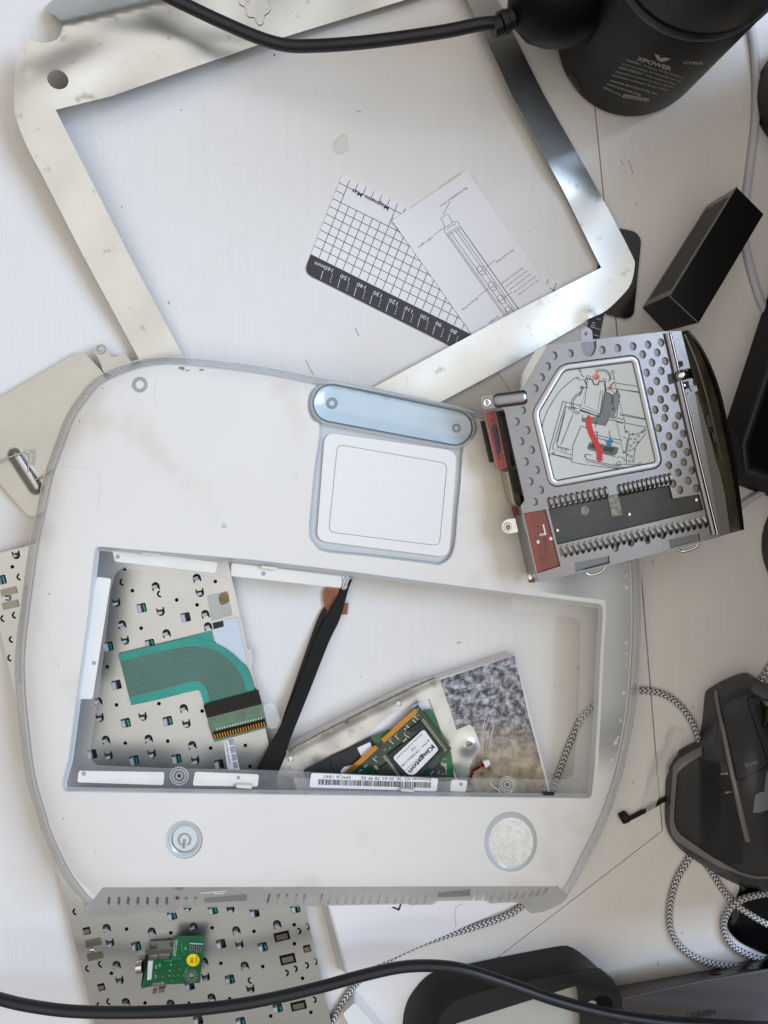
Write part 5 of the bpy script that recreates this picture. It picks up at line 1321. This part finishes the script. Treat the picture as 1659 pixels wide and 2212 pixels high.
for s, c in (('XPOWER MANUFACTURE, INC', (632, 528, 940, 616)), ('WWW.XPOWER.COM', (610, 550, 830, 622)), ('SERIAL NO.', (590, 570, 705, 625))):
    p = T(2, 0, *c); bt(s, p[0], p[1], 4.6, .01)
p = T(2, 0, 1110, 415, 1240, 420); bt('CYBER', p[0], p[1], 6, .02)
sn = T(2, 0, 725, 610, 890, 640, 880, 662, 712, 632)
dn = dens(sn, 3)
va, fa = triangulate(dn, [], 4)
link('serial_plate', mesh([ho(x, y) for x, y in va], [tuple(int(k) for k in f) for f in fa]), m_greyprint, bl_)
h2 = drape([bvh_of(can)], .3)
p = T(2, 0, 728, 634, 878, 660); text('lettering', '1030721', p[0], p[1], 5, 0, m_ink, bl_, bold=.02, proj=h2)
wing = [T(2, 0, 922, 345, 945, 360, 962, 378, 985, 372, 1028, 380, 1000, 395, 968, 402, 940, 385), T(2, 0, 945, 350, 958, 365, 952, 372)]
for q in wing:
    va, fa = triangulate(dens(q, 2), [], None)
    link('emblem', mesh([ho(x, y) for x, y in va], [tuple(int(k) for k in f) for f in fa]), m_greyprint, bl_)
for q in (T(2, 0, 360, 490, 385, 475, 430, 530, 455, 600, 420, 580, 385, 540),):
    va, fa = triangulate(dens(cr(q, 2, True), 3), [], 3)
    link('foot_slot', mesh([h2(x, y) for x, y in va], [tuple(int(k) for k in f) for f in fa]), m_blackgloss, bl_)

# white cable at the right edge
cable('white_cable', [(1590, -40, 1.6), (1612, 20, 1.6), (1628, 90, 1.6), (1634, 180, 1.6), (1632, 260, 1.6), (1622, 350, 1.6), (1612, 430, 1.6), (1606, 500, 1.6), (1640, 640, 1.6), (1700, 760, 1.6)], 2.2, m_whitecab, tag=('flat white cable running down the right edge behind the black carton', 'cable'), n=12, flat=.7)
cable('grey_cable', [(1585, 1108, 2), (1604, 1090, 2), (1622, 1078, 2.4), (1645, 1064, 3), (1690, 1040, 3)], 1.9, m_whitecab, tag=('short end of a pale grey cable by the black screen bezel', 'cable'))

# the black bezelled panel at the right
mn = thing('display_screen', 'black bezelled screen standing at the right edge next to the disc drive', 'screen', (1700, 900, 0))
lowp = prs(1690, 545, 1640, 690, 1569, 908, 1594, 1049, 1672, 1078, 1900, 1150, 1960, 640); highp = prs(1742, 560, 1690, 700, 1602, 960, 1608, 1018, 1690, 1044, 1960, 1120, 2020, 640)
prism('casing', lowp, .5, highp, 30, m_blackmat, mn, bevel=1.0)
rimh = inset(highp, 7)
sheet('screen_face', inset(highp, 14), 30.3, .4, m_blackgloss, mn)
bx0, by0 = .246, -.06
for nm, x0, x1, y0, y1, z0, z1, mt in (('added_shade_panel', .2685, .285, -.28, .21, .02, .235, m_blackmat), ('added_panel_bezel', .266, .2684, -.283, .213, .018, .237, m_greyrub), ('added_panel_neck', .285, .305, -.05, .01, .0, .12, m_black)):  # unseen upright added above the foot to shade the desk's right side
    vb = [Vector((x, y, z)) for z in (z0, z1) for x, y in ((x0, y0), (x1, y0), (x1, y1), (x0, y1))]
    link(nm, mesh(vb, [(0, 1, 2, 3), (4, 5, 6, 7), (0, 1, 5, 4), (1, 2, 6, 5), (2, 3, 7, 6), (3, 0, 4, 7)]), mt, mn)
sweep('bezel_lip', [P(x, y, 30.2) for x, y in dens(inset(highp, 3), 15)], 1.6, m_greyrub, mn, closed=True, n=8)

# two round black bodies cut by the right edge
for nm, cc, lb in (('black_disc', (1755, 190), 'edge of a round black object at the right beside the white cable'), ('black_disc', (1768, 1185), 'edge of a round black object at the right above the mouse')):
    sheet(nm, ell(cc[0], cc[1], 95, 120, 36), 14, 13.6, m_black, tag=(lb, 'round object'), bevel=2)

# ------------------------------------------------------------------ mouse
ms = thing('computer_mouse', 'black contoured wireless mouse with grey side band at the right edge', 'mouse', (1570, 1690, 0))
base_o = cr(ZM(1390, 292, 1480, 315, 1659, 415) + prs(1720, 1500, 1760, 1620, 1770, 1760, 1740, 1880, 1690, 1925, 1655, 1930) + ZN(1500, 1560, 1300, 1525, 1000, 1380, 600, 1115, 450, 970, 385, 830, 360, 650, 370, 300, 385, 0) + ZM(385, 1500, 420, 1430, 500, 1340, 640, 1250, 790, 1170, 830, 1050, 860, 860, 880, 640, 900, 540, 970, 480, 1150, 380), 7, True)
def z_ms(x, y):
    d = segdist(x, y, [base_o])
    dome = 36 * np.exp(-((x - 1640) / 120) ** 2 - ((y - 1700) / 190) ** 2)
    thumb = np.clip((x - 1452) / 60, 0, 1)
    z = 5 + 7 * (1 - np.exp(-d / 10)) + dome * (.25 + .75 * np.clip((x - 1510) / 50, 0, 1)) * np.clip(d / 30, 0, 1)
    return z
body = sheet('body', base_o, z_ms, 4.5, m_mousetop, ms, grid=9, smooth=60)
zz0 = bvh_of(body)
hm = drape([zz0], .25); hm2 = drape([zz0], .5)
def patch(name, poly, mt, off=.3, g=6, par=None):
    va, fa = triangulate(dens(poly, 5), [], g); f = drape([zz0], off)
    return link(name, mesh([f(x, y) for x, y in va], [tuple(int(k) for k in t) for t in fa], 60), mt, ms)
# grey band round the thumb rest
band = ZM(800, 1215, 640, 1290, 500, 1375, 440, 1450, 420, 1500) + ZN(428, 0, 410, 250, 388, 500, 385, 720, 410, 860, 480, 950, 640, 1060, 800, 1150, 1000, 1270, 1180, 1340, 1350, 1400, 1500, 1440, 1659, 1440) + prs(1665, 1893) + ZN(1500, 1400, 1300, 1350, 1150, 1270, 950, 1160, 700, 990, 530, 870, 470, 790, 440, 680, 450, 450, 480, 100, 500, 50, 540, 10) + ZM(560, 1480, 640, 1420, 805, 1325)
patch('side_band', band, m_mouseband, 1.1, 4)
patch('thumb_rest', ZN(500, 60, 560, 5, 760, -120, 1010, -60, 1180, 330, 1340, 900, 1330, 1240, 1140, 1250, 940, 1140, 700, 975, 540, 860, 480, 780, 455, 680, 465, 450), m_greyrub, .6, 5)
# bright bead between thumb side and top
rail = cr(ZM(985, 500, 1000, 620, 1040, 830, 1090, 1050, 1140, 1300, 1180, 1500, 1210, 1640) + ZN(1225, 200, 1280, 450, 1340, 720, 1395, 930), 6)
sweep('top_rail', [hm(x, y) for x, y in rail], [1.0 + .6 * k / len(rail) for k in range(len(rail))], m_mouseband, ms, n=10)
ribbons('button_seam', [cr(ZM(1010, 500, 1060, 760, 1110, 1000, 1170, 1270, 1215, 1450, 1255, 1620, 1280, 1645, 1330, 1635, 1470, 1560, 1640, 1470, 1650, 1440), 5), ZM(1410, 310, 1510, 550), cr(ZM(1510, 560, 1430, 565, 1395, 590, 1410, 680, 1470, 860, 1520, 1010, 1650, 1390), 5), cr(ZM(1420, 562, 1560, 560, 1620, 590, 1659, 660), 5)], 1.6, 0, m_blackgloss, ms, proj=hm)
cy_ = ZM(1590, 860)[0]; 
wheel = []
wc = hm(*cy_)
wdir = Vector((.23, .97, 0)).normalized()
patch('wheel_slot', rp(ZM(1480, 670, 1600, 665, 1720, 800, 1780, 1090, 1620, 1055, 1540, 860), 8), m_dark, .3)
sweep('scroll_wheel', [hm(*ZM(1620, 860)[0]) + Vector((.0012, 0, -.0042)) + Vector((.97, -.23, 0)) * s for s in (-.003, -.0026, .0026, .003)], [8.0, 8.6, 8.6, 8.0], M('wheel_metal', (96, 92, 74), .2, .9, bump=.3, bscale=500), ms, n=36)
text('lettering', 'logi', ZM(1375, 1490)[0], ZM(1530, 1440)[0], 12, 0, M('grey_logo', (120, 119, 118), .5), ms, bold=.02, proj=drape([zz0], .35))
for q in (ZN(1045, 70, 1135, 60, 1142, 85, 1050, 95), ZN(1090, 310, 1185, 298, 1190, 318, 1100, 330)): patch('side_key_edge', q, m_solder, .6, 4)
patch('side_key', rp(ZM(1040, 1440, 1090, 1415, 1130, 1450) + ZN(1140, 55, 1045, 65), 3), m_dgrey, .5, 5)
patch('side_key', ZN(1055, 100, 1142, 90, 1188, 295, 1090, 305), M('dark_key', (50, 46, 44), .35), .5, 5)
patch('side_key', ZN(1100, 335, 1190, 322, 1260, 640, 1270, 800, 1235, 800, 1150, 560), m_dgrey, .5, 5)
patch('clear_sticker', ZN(1640, 50, 1700, 10, 1720, 480, 1640, 550, 1560, 575, 1462, 580, 1492, 350, 1540, 320, 1610, 305), M('clear_grey_sticker', (150, 150, 160), .2, alpha=.75, coat=.5), .7, 8)
ribbons('scratch', [ZN(820, 820, 850, 950), ZN(942, 870, 952, 960), ZN(470, 640, 520, 630), ZN(1485, 1260, 1495, 1370)], 1.3, 0, M('scratch_grey', (86, 84, 84), .5), ms, proj=drape([zz0], .6))

# ------------------------------------------------------------------ braided cables
gb = 'braided grey and white cables'
cable('braided_cable', [(1545, 1660, 2), (1515, 1612, 2), (1506, 1590, 2), (1495, 1560, 2), (1470, 1525, 2), (1440, 1503, 2), (1410, 1494, 2), (1383, 1492, 2), (1340, 1500, 2), (1290, 1520, 2), (1255, 1553, 2), (1240, 1585, 2), (1225, 1620, 2), (1213, 1655, 2), (1200, 1690, 2), (1185, 1730, 2), (1165, 1800, 2), (1150, 1880, 2.2), (1140, 1930, 2.2), (1121, 1962, 2.2), (1085, 1982, 2.2), (1030, 2001, 2.2), (960, 2022, 2.2), (900, 2042, 4), (850, 2066, 6), (800, 2095, 8), (765, 2130, 2.4), (740, 2165, 2.2), (722, 2200, 2.2), (705, 2250, 2.2)], 1.9, m_braid,
      tag=('grey and white braided cable passing under the shell from the mouse to the bottom edge', 'cable', gb), step=6)
cable('braided_cable', [(1530, 1790, 2), (1500, 1835, 2), (1484, 1862, 2), (1462, 1900, 2), (1449, 1945, 2), (1446, 1985, 2), (1453, 2020, 2), (1475, 2050, 2), (1510, 2072, 2.2), (1545, 2083, 3), (1600, 2090, 4)], 1.95, m_braid, tag=('braided cable making the wide loop between mouse and charging dock', 'cable', gb), step=6)
cable('braided_cable', [(1520, 1860, 2), (1541, 1890, 2), (1560, 1920, 2), (1585, 1950, 2.2), (1620, 1975, 3), (1660, 1998, 5), (1700, 2020, 5)], 1.95, m_braid, tag=('straight braided cable running from under the mouse to the right edge', 'cable', gb), step=6)
cable('braided_cable', [(1740, 1925, 6), (1700, 1924, 6), (1655, 1930, 6), (1610, 1940, 6), (1580, 1958, 5), (1564, 1990, 2.5), (1567, 2020, 2.2), (1585, 2045, 2.2), (1615, 2062, 2.4), (1660, 2078, 3), (1700, 2090, 3)], 1.95, m_braid, tag=('short braided cable loop crossing another cable at the lower right', 'cable', gb), step=6)
cable('braided_cable', [(1620, 1500, 3), (1636, 1482, 3), (1648, 1465, 3), (1665, 1440, 3), (1700, 1400, 3)], 1.95, m_braid, tag=('stub of braided cable behind the front of the mouse', 'cable', gb), step=6)
# black thing beneath those loops
bt_o = cr(ZN(1300, 1535, 1659, 1480) + prs(1720, 1900, 1760, 2000, 1720, 2075, 1659, 2062) + T(2, 3, 1600, 1190, 1480, 1130, 1410, 1060, 1400, 1010, 1440, 900, 1480, 790), 8, True)
sheet('black_pouch', bt_o, lambda x, y: 1.2 + 0.15 * np.clip(segdist(x, y, [bt_o]), 0, 8), 1.0, m_blackgloss, grid=10, smooth=60, tag=('glossy black flat piece under the braided cable loops at lower right', 'black piece'))

# zip tie and clear film by the mouse
zp_ = thing('zip_tie', 'black plastic cable tie with a square head beside the mouse', 'cable tie', (1395, 1750, 0))
hd = T(2, 3, 698, 318, 742, 296, 772, 322, 764, 350, 722, 366)
sheet('head', rp(hd, 2), 4.2, 3.8, m_blackmat, zp_, bevel=.3)
sheet('head_hole', ell(*T(2, 3, 735, 325)[0], 4, 3.5, 10), 4.3, .05, m_dark, zp_)
sheet('strap', T(2, 3, 760, 322, 870, 262, 1005, 185, 1015, 205, 880, 285, 768, 342), 2.4, 1.2, m_blackmat, zp_)
flm = thing('clear_film_strip', 'crumpled strip of clear plastic film lying against the mouse', 'plastic film', (1430, 1690, 0))
fo = ZM(400, 955, 560, 1020, 530, 1180, 480, 1330, 400, 1450, 330, 1600, 290, 1659) + ZN(210, 490, 90, 700, 60, 680, 30, 420, 150, 100, 230, -200)
fo = ZM(405, 955, 555, 1020, 540, 1150, 470, 1340, 390, 1500) + ZN(330, 150, 200, 500, 110, 690, 20, 560, 100, 150, 200, -150) + ZM(300, 1250, 340, 1100)
sheet('film', dens(fo, 8), lambda x, y: 2.6 + 1.4 * np.sin(x / 9 + y / 21) + .6 * np.sin(y / 13), .15, m_film, flm, grid=7, smooth=70)
for L in (ZM(555, 1020, 530, 1170, 470, 1330, 400, 1470), ZM(345, 1080, 290, 1350, 180, 1640)): cable('film_fold', [(x, y, 3.6) for x, y in L], .3, m_clear, flm, step=5, n=6)

# ------------------------------------------------------------------ small green sound board on the keyboard
sb = thing('sound_board', 'small green circuit board with a yellow test sticker on the keyboard back', 'circuit board', (390, 2080, 6.2))
zs_ = 14.0
gp = ZD(708, 517, 913, 516, 880, 812, 690, 822, 640, 815, 500, 850, 545, 655, 693, 650)
sheet('board', gp, zs_, 1.4, m_pcb, sb, holes=[ell(*ZD(825, 768)[0], 5, 6, 14)])
sheet('jack_housing', ZD(525, 600, 700, 588, 690, 650, 545, 655), zs_ + .4, 7.5, m_steel, sb, bevel=.3)
sheet('jack_block', ZD(527, 640, 545, 655, 515, 840, 498, 830), zs_ - .6, 6.6, m_blackmat, sb)
a, b = ZD(512, 705)[0], ZD(475, 712)[0]
sweep('jack_barrel', [P(a[0], a[1], 9.5), P(b[0], b[1], 9.5)], 3.4, m_bright, sb, n=22)
a, b = ZD(475, 712)[0], ZD(466, 713)[0]
sweep('jack_mouth', [P(a[0], a[1], 9.5), P(b[0], b[1], 9.5)], 1.3, m_dark, sb, n=14)
for q in (ZD(555, 640, 600, 632, 605, 662, 560, 668), ZD(612, 632, 680, 628, 678, 652, 618, 658), ZD(570, 815, 640, 808, 650, 835, 560, 840)): sheet('solder_lug', q, zs_ + .9, .9, m_solder, sb, bevel=.2)
sheet('solder_lug', ZD(612, 850, 655, 845, 650, 872, 610, 878), 10, 2.5, m_bright, sb)
sheet('solder_lug', ZD(575, 858, 602, 853, 600, 880, 572, 884), 10, 1, m_brk, sb)
sheet('socket_strip', ZD(545, 672, 575, 668, 565, 790, 538, 795), zs_ + 1.2, 1.2, m_skin, sb)
sheet('sticker', ell(*ZD(836, 665)[0], 14, 13.5, 28), zs_ + .2, .15, m_yellow, sb)
text('lettering', 'TEST', ZD(852, 635)[0], ZD(850, 690)[0], 4.6, zs_ + .3, m_ink, sb)
text('lettering', 'OK', ZD(822, 648)[0], ZD(818, 685)[0], 6, zs_ + .3, m_ink, sb, bold=.02)
text('lettering', 'SOUND BOARD MIT', ZD(712, 635)[0], ZD(724, 535)[0], 2.6, zs_ + .1, m_whiteink, sb)
text('lettering', '820-00261 (B092)', ZD(724, 640)[0], ZD(736, 532)[0], 2.4, zs_ + .1, m_whiteink, sb)
pins = [ZD(820 + 14 * k, 565 + 2 * k, 814 + 14 * k, 605 + 2 * k) for k in range(6)]
ribbons('header_pins', pins, 2.2, zs_ + .9, m_solder, sb); ribbons('header_bar', [ZD(815, 556, 900, 560)], 3, zs_ + .5, M('pale_blue', (150, 170, 200), .4), sb)
rg = []
for k in range(9): rg.append(ell(ZD(825, 768)[0][0] + 11 * math.cos(k * .698), ZD(825, 768)[0][1] + 11 * math.sin(k * .698), 2.6, n=8))
sheet('screw_pad', ell(*ZD(825, 768)[0], 14.5, n=26), zs_ + .12, .05, m_solder, sb, holes=[ell(*ZD(825, 768)[0], 6.5, n=16)] + rg)
jn = [ell(c[0], c[1], 2.2, n=8) for c in ZD(718, 692, 752, 692, 745, 722, 712, 732, 740, 760, 710, 765, 758, 725, 640, 770, 700, 800, 590, 745, 580, 700)]
discs('solder_joints', jn, zs_ + .35, m_solder, sb)
ribbons('board_traces', [ZD(760, 655, 700, 655, 690, 690), ZD(810, 700, 780, 740), ZD(760, 560, 765, 605, 785, 625), ZD(650, 670, 700, 665), ZD(860, 620, 870, 590), ZD(770, 770, 800, 720)], 1.3, zs_ + .08, M('pale_trace', (60, 150, 96), .35), sb)
for s, c in (('C4', ZD(600, 722, 602, 700)), ('C5', ZD(625, 708, 626, 688)), ('C6', ZD(598, 782, 600, 762)), ('4', ZD(684, 772, 685, 764)), ('3', ZD(690, 738, 691, 730)), ('5', ZD(698, 700, 699, 692)), ('J1', ZD(790, 598, 792, 582))):
    text('lettering', s, c[0], c[1], 3, zs_ + .1, m_whiteink, sb)

# ------------------------------------------------------------------ bottom edge: stand, dock, white tube, thick cord
st = thing('black_stand', 'matte black plastic stand with an open window at the bottom edge', 'stand', (1110, 2150, 0))
so = cr(prs(868, 2260, 870, 2212, 873, 2185, 888, 2148, 932, 2102, 1012, 2082, 1120, 2060, 1207, 2044, 1232, 2045, 1262, 2064, 1299, 2097), 9)
su = cr(prs(938, 2290, 944, 2225, 950, 2200, 962, 2183, 998, 2160, 1050, 2141, 1104, 2126, 1190, 2112, 1255, 2101, 1280, 2098, 1300, 2099), 9)
so, su = resamp(so, 50), resamp(su, 50)
tail_l = prs(1316, 2112, 1325, 2140, 1326, 2260); tail_h = prs(1325, 2118, 1343, 2156, 1346, 2290)
loft('side', [[(x, y, .4) for x, y in so + tail_l], [(x, y, 21) for x, y in lerp_l] if False else [(a[0] * .12 + b[0] * .88, a[1] * .12 + b[1] * .88, 22) for a, b in zip(so + tail_l, su + tail_h)], [(x, y, 23.5) for x, y in su + tail_h]], m_stand, st, closed=False, smooth=70)
winp = rp(prs(985, 2212, 1247, 2129, 1250, 2165, 1262, 2330, 960, 2330) , [4, 7, 4, 4, 4])
winp = rp(ZS(575, 754, 1290, 528, 1300, 610, 1310, 700, 1320, 1000, 480, 1000), [2, 8, 3, 3, 2, 2])
topp = su + tail_h + prs(1350, 2400, 930, 2400)
sheet('top_face', topp, 23.5, 3, m_stand, st, holes=[winp], bevel=.3)
sheet('window_panel', inset(winp, -6), 17.5, .5, m_palepanel, st)
sheet('top_hollow', ell(*ZS(1440, 640)[0], 22, 18, 24), 23.7, .1, m_blackgloss, st)
sheet('hollow_post', ell(*ZS(1378, 632)[0], 9, 6, 16), 23.9, .15, m_palepanel, st)
for q in (ZS(1222, 452, 1272, 446, 1274, 454, 1224, 461), ZS(728, 556, 775, 548, 777, 554, 730, 562)): sheet('vent_notch', q, 21.6, .4, m_blackgloss, st)
dkk = thing('charging_dock', 'dark grey metal charging dock with lettering at the lower right corner', 'dock', (1520, 2150, 0))
dl_ = ZU(-60, 985, 40, 968, 1000, 800, 1659, 640) + prs(1760, 2040, 1760, 2330, 1320, 2330); dh_ = ZU(-20, 1120, 100, 1093, 900, 915, 1659, 788) + prs(1800, 2066, 1800, 2360, 1330, 2360)
prism('casing', dl_, .5, dh_, 22, m_dgrey, dkk, bevel=1.2)
dbv = drape([bvh_of(bpy.data.objects['casing.001'] if 'casing.001' in bpy.data.objects else bpy.data.objects['casing'])], .2)
for q in (ZU(1020, 828, 1050, 818, 1150, 812, 1155, 830, 1120, 838, 1030, 850),):
    va, fa = triangulate(dens(q, 3), [], None); link('port_slot', mesh([dbv(x, y) for x, y in va], [tuple(int(k) for k in t) for t in fa]), m_blackgloss, dkk)
va, fa = triangulate(dens(ZU(1300, 775, 1400, 750, 1659, 690, 1659, 780, 1480, 790, 1320, 800), 5), [], None); link('port_slot', mesh([dbv(x, y) for x, y in va], [tuple(int(k) for k in t) for t in fa]), m_blackgloss, dkk)
text('lettering', 'UGREEN', ZU(790, 1335)[0], ZU(1090, 1278)[0], 12, 0, M('dark_lettering', (34, 32, 34), .5), dkk, bold=.03, proj=dbv, shear=.05)
sheet('white_block', rp(T(1, 3, 562, 1592, 640, 1520, 700, 1590, 840, 1760, 700, 1850), [6, 8, 4, 2, 2]), 10, 9.6, m_whitepl, tag=('corner of a white plastic block at the bottom edge', 'block'), bevel=1.5)
cable('power_cord', [(-60, 2140, 30), (0, 2158, 33), (60, 2172, 35), (150, 2184, 36), (260, 2187, 36), (380, 2184, 36), (500, 2172, 36), (600, 2154, 36), (700, 2130, 36), (780, 2108, 36), (860, 2090, 36), (930, 2086, 36), (1000, 2094, 37), (1090, 2122, 38), (1200, 2160, 38), (1300, 2186, 38), (1400, 2203, 38), (1500, 2212, 38), (1700, 2222, 38)], 3.15, m_cord, tag=('thick black power cord sweeping across the bottom of the picture', 'cord'), n=16)

# ------------------------------------------------------------------ pieces that belong to a part go one level down
def nest(root, part, names, which=0):
    kids = [o for o in root.children if o.name.split('.')[0] == part]
    if not kids: return
    p = kids[which]
    for o in list(root.children):
        if o is not p and o.name.split('.')[0] in names: o.parent = p
nest(kb, 'barcode_label', ('barcode', 'lettering'))
nest(kb, 'connector_board', ('connector', 'pin', 'solder_pads', 'solder_tails', 'connector_tape'))
nest(kb, 'ribbon', ('trace_field', 'traces'), 1)
nest(kb, 'key_tray', ('key_clip', 'membrane_edge'))
nest(sh, 'trackpad', ('pad_groove',))
nest(sh, 'trackpad_button', ('button_boss', 'button_surround'))
nest(sh, 'power_button', ('power_symbol',))
nest(sh, 'speaker_dome', ('speaker_bumps', 'speaker_ring'))
nest(sh, 'identity_label', ('lettering', 'barcode'))
nest(sh, 'ledge', ('painted_panel', 'boss_marks', 'screw_boss_ring', 'crack', 'torn_end', 'snap_hook'))
nest(sh, 'vent_strip', ('port_recess', 'scuff', 'ink_mark'))
nest(sh, 'flex_cable', ('flex_lines', 'flex_end', 'flex_end_lines'))
nest(sh, 'palm_rest', ('grey_side', 'show_through_ring', 'moulded_line', 'scuffs'))
nest(sh, 'rim', ('rim_boss', 'rim_step'))
nest(dv, 'diagram_label', ('drawing', 'drawing_tone', 'drawing_chip', 'drawing_dots', 'red_arrow', 'red_arrow_head', 'blue_arrow', 'pink_patch', 'dashed_line'))
nest(dv, 'window_board', ('window_film', 'board_part', 'board_trace', 'window_shadow_edge'))
nest(dv, 'cover_plate', ('contact_finger', 'finger_slot', 'embossed_ridge', 'embossed_bar', 'screw_eye', 'screw_eye_hole', 'cover_notch', 'rail_slot', 'cut_edge'))
nest(dv, 'recessed_plate', ('round_pad', 'foam_patch', 'rivet'))
nest(dv, 'front_bezel', ('bezel_front', 'bezel_step', 'bezel_latch'))
nest(dv, 'connector_board', ('board_outline', 'ink_smudge'))
nest(r1, 'label', ('lettering',))
nest(r1, 'board', ('gold_contacts', 'resistors', 'chip_legs'))
nest(ms, 'body', ('lettering', 'button_seam', 'scratch'))
nest(mat, 'band', ('scale_ticks',))
nest(leaf, 'paper', ('drawing', 'lettering'))
nest(sb, 'sticker', ())
nest(bl_, 'body', ('lettering', 'serial_plate', 'emblem', 'foot_slot'))
nest(dkk, 'casing', ('lettering', 'port_slot'))
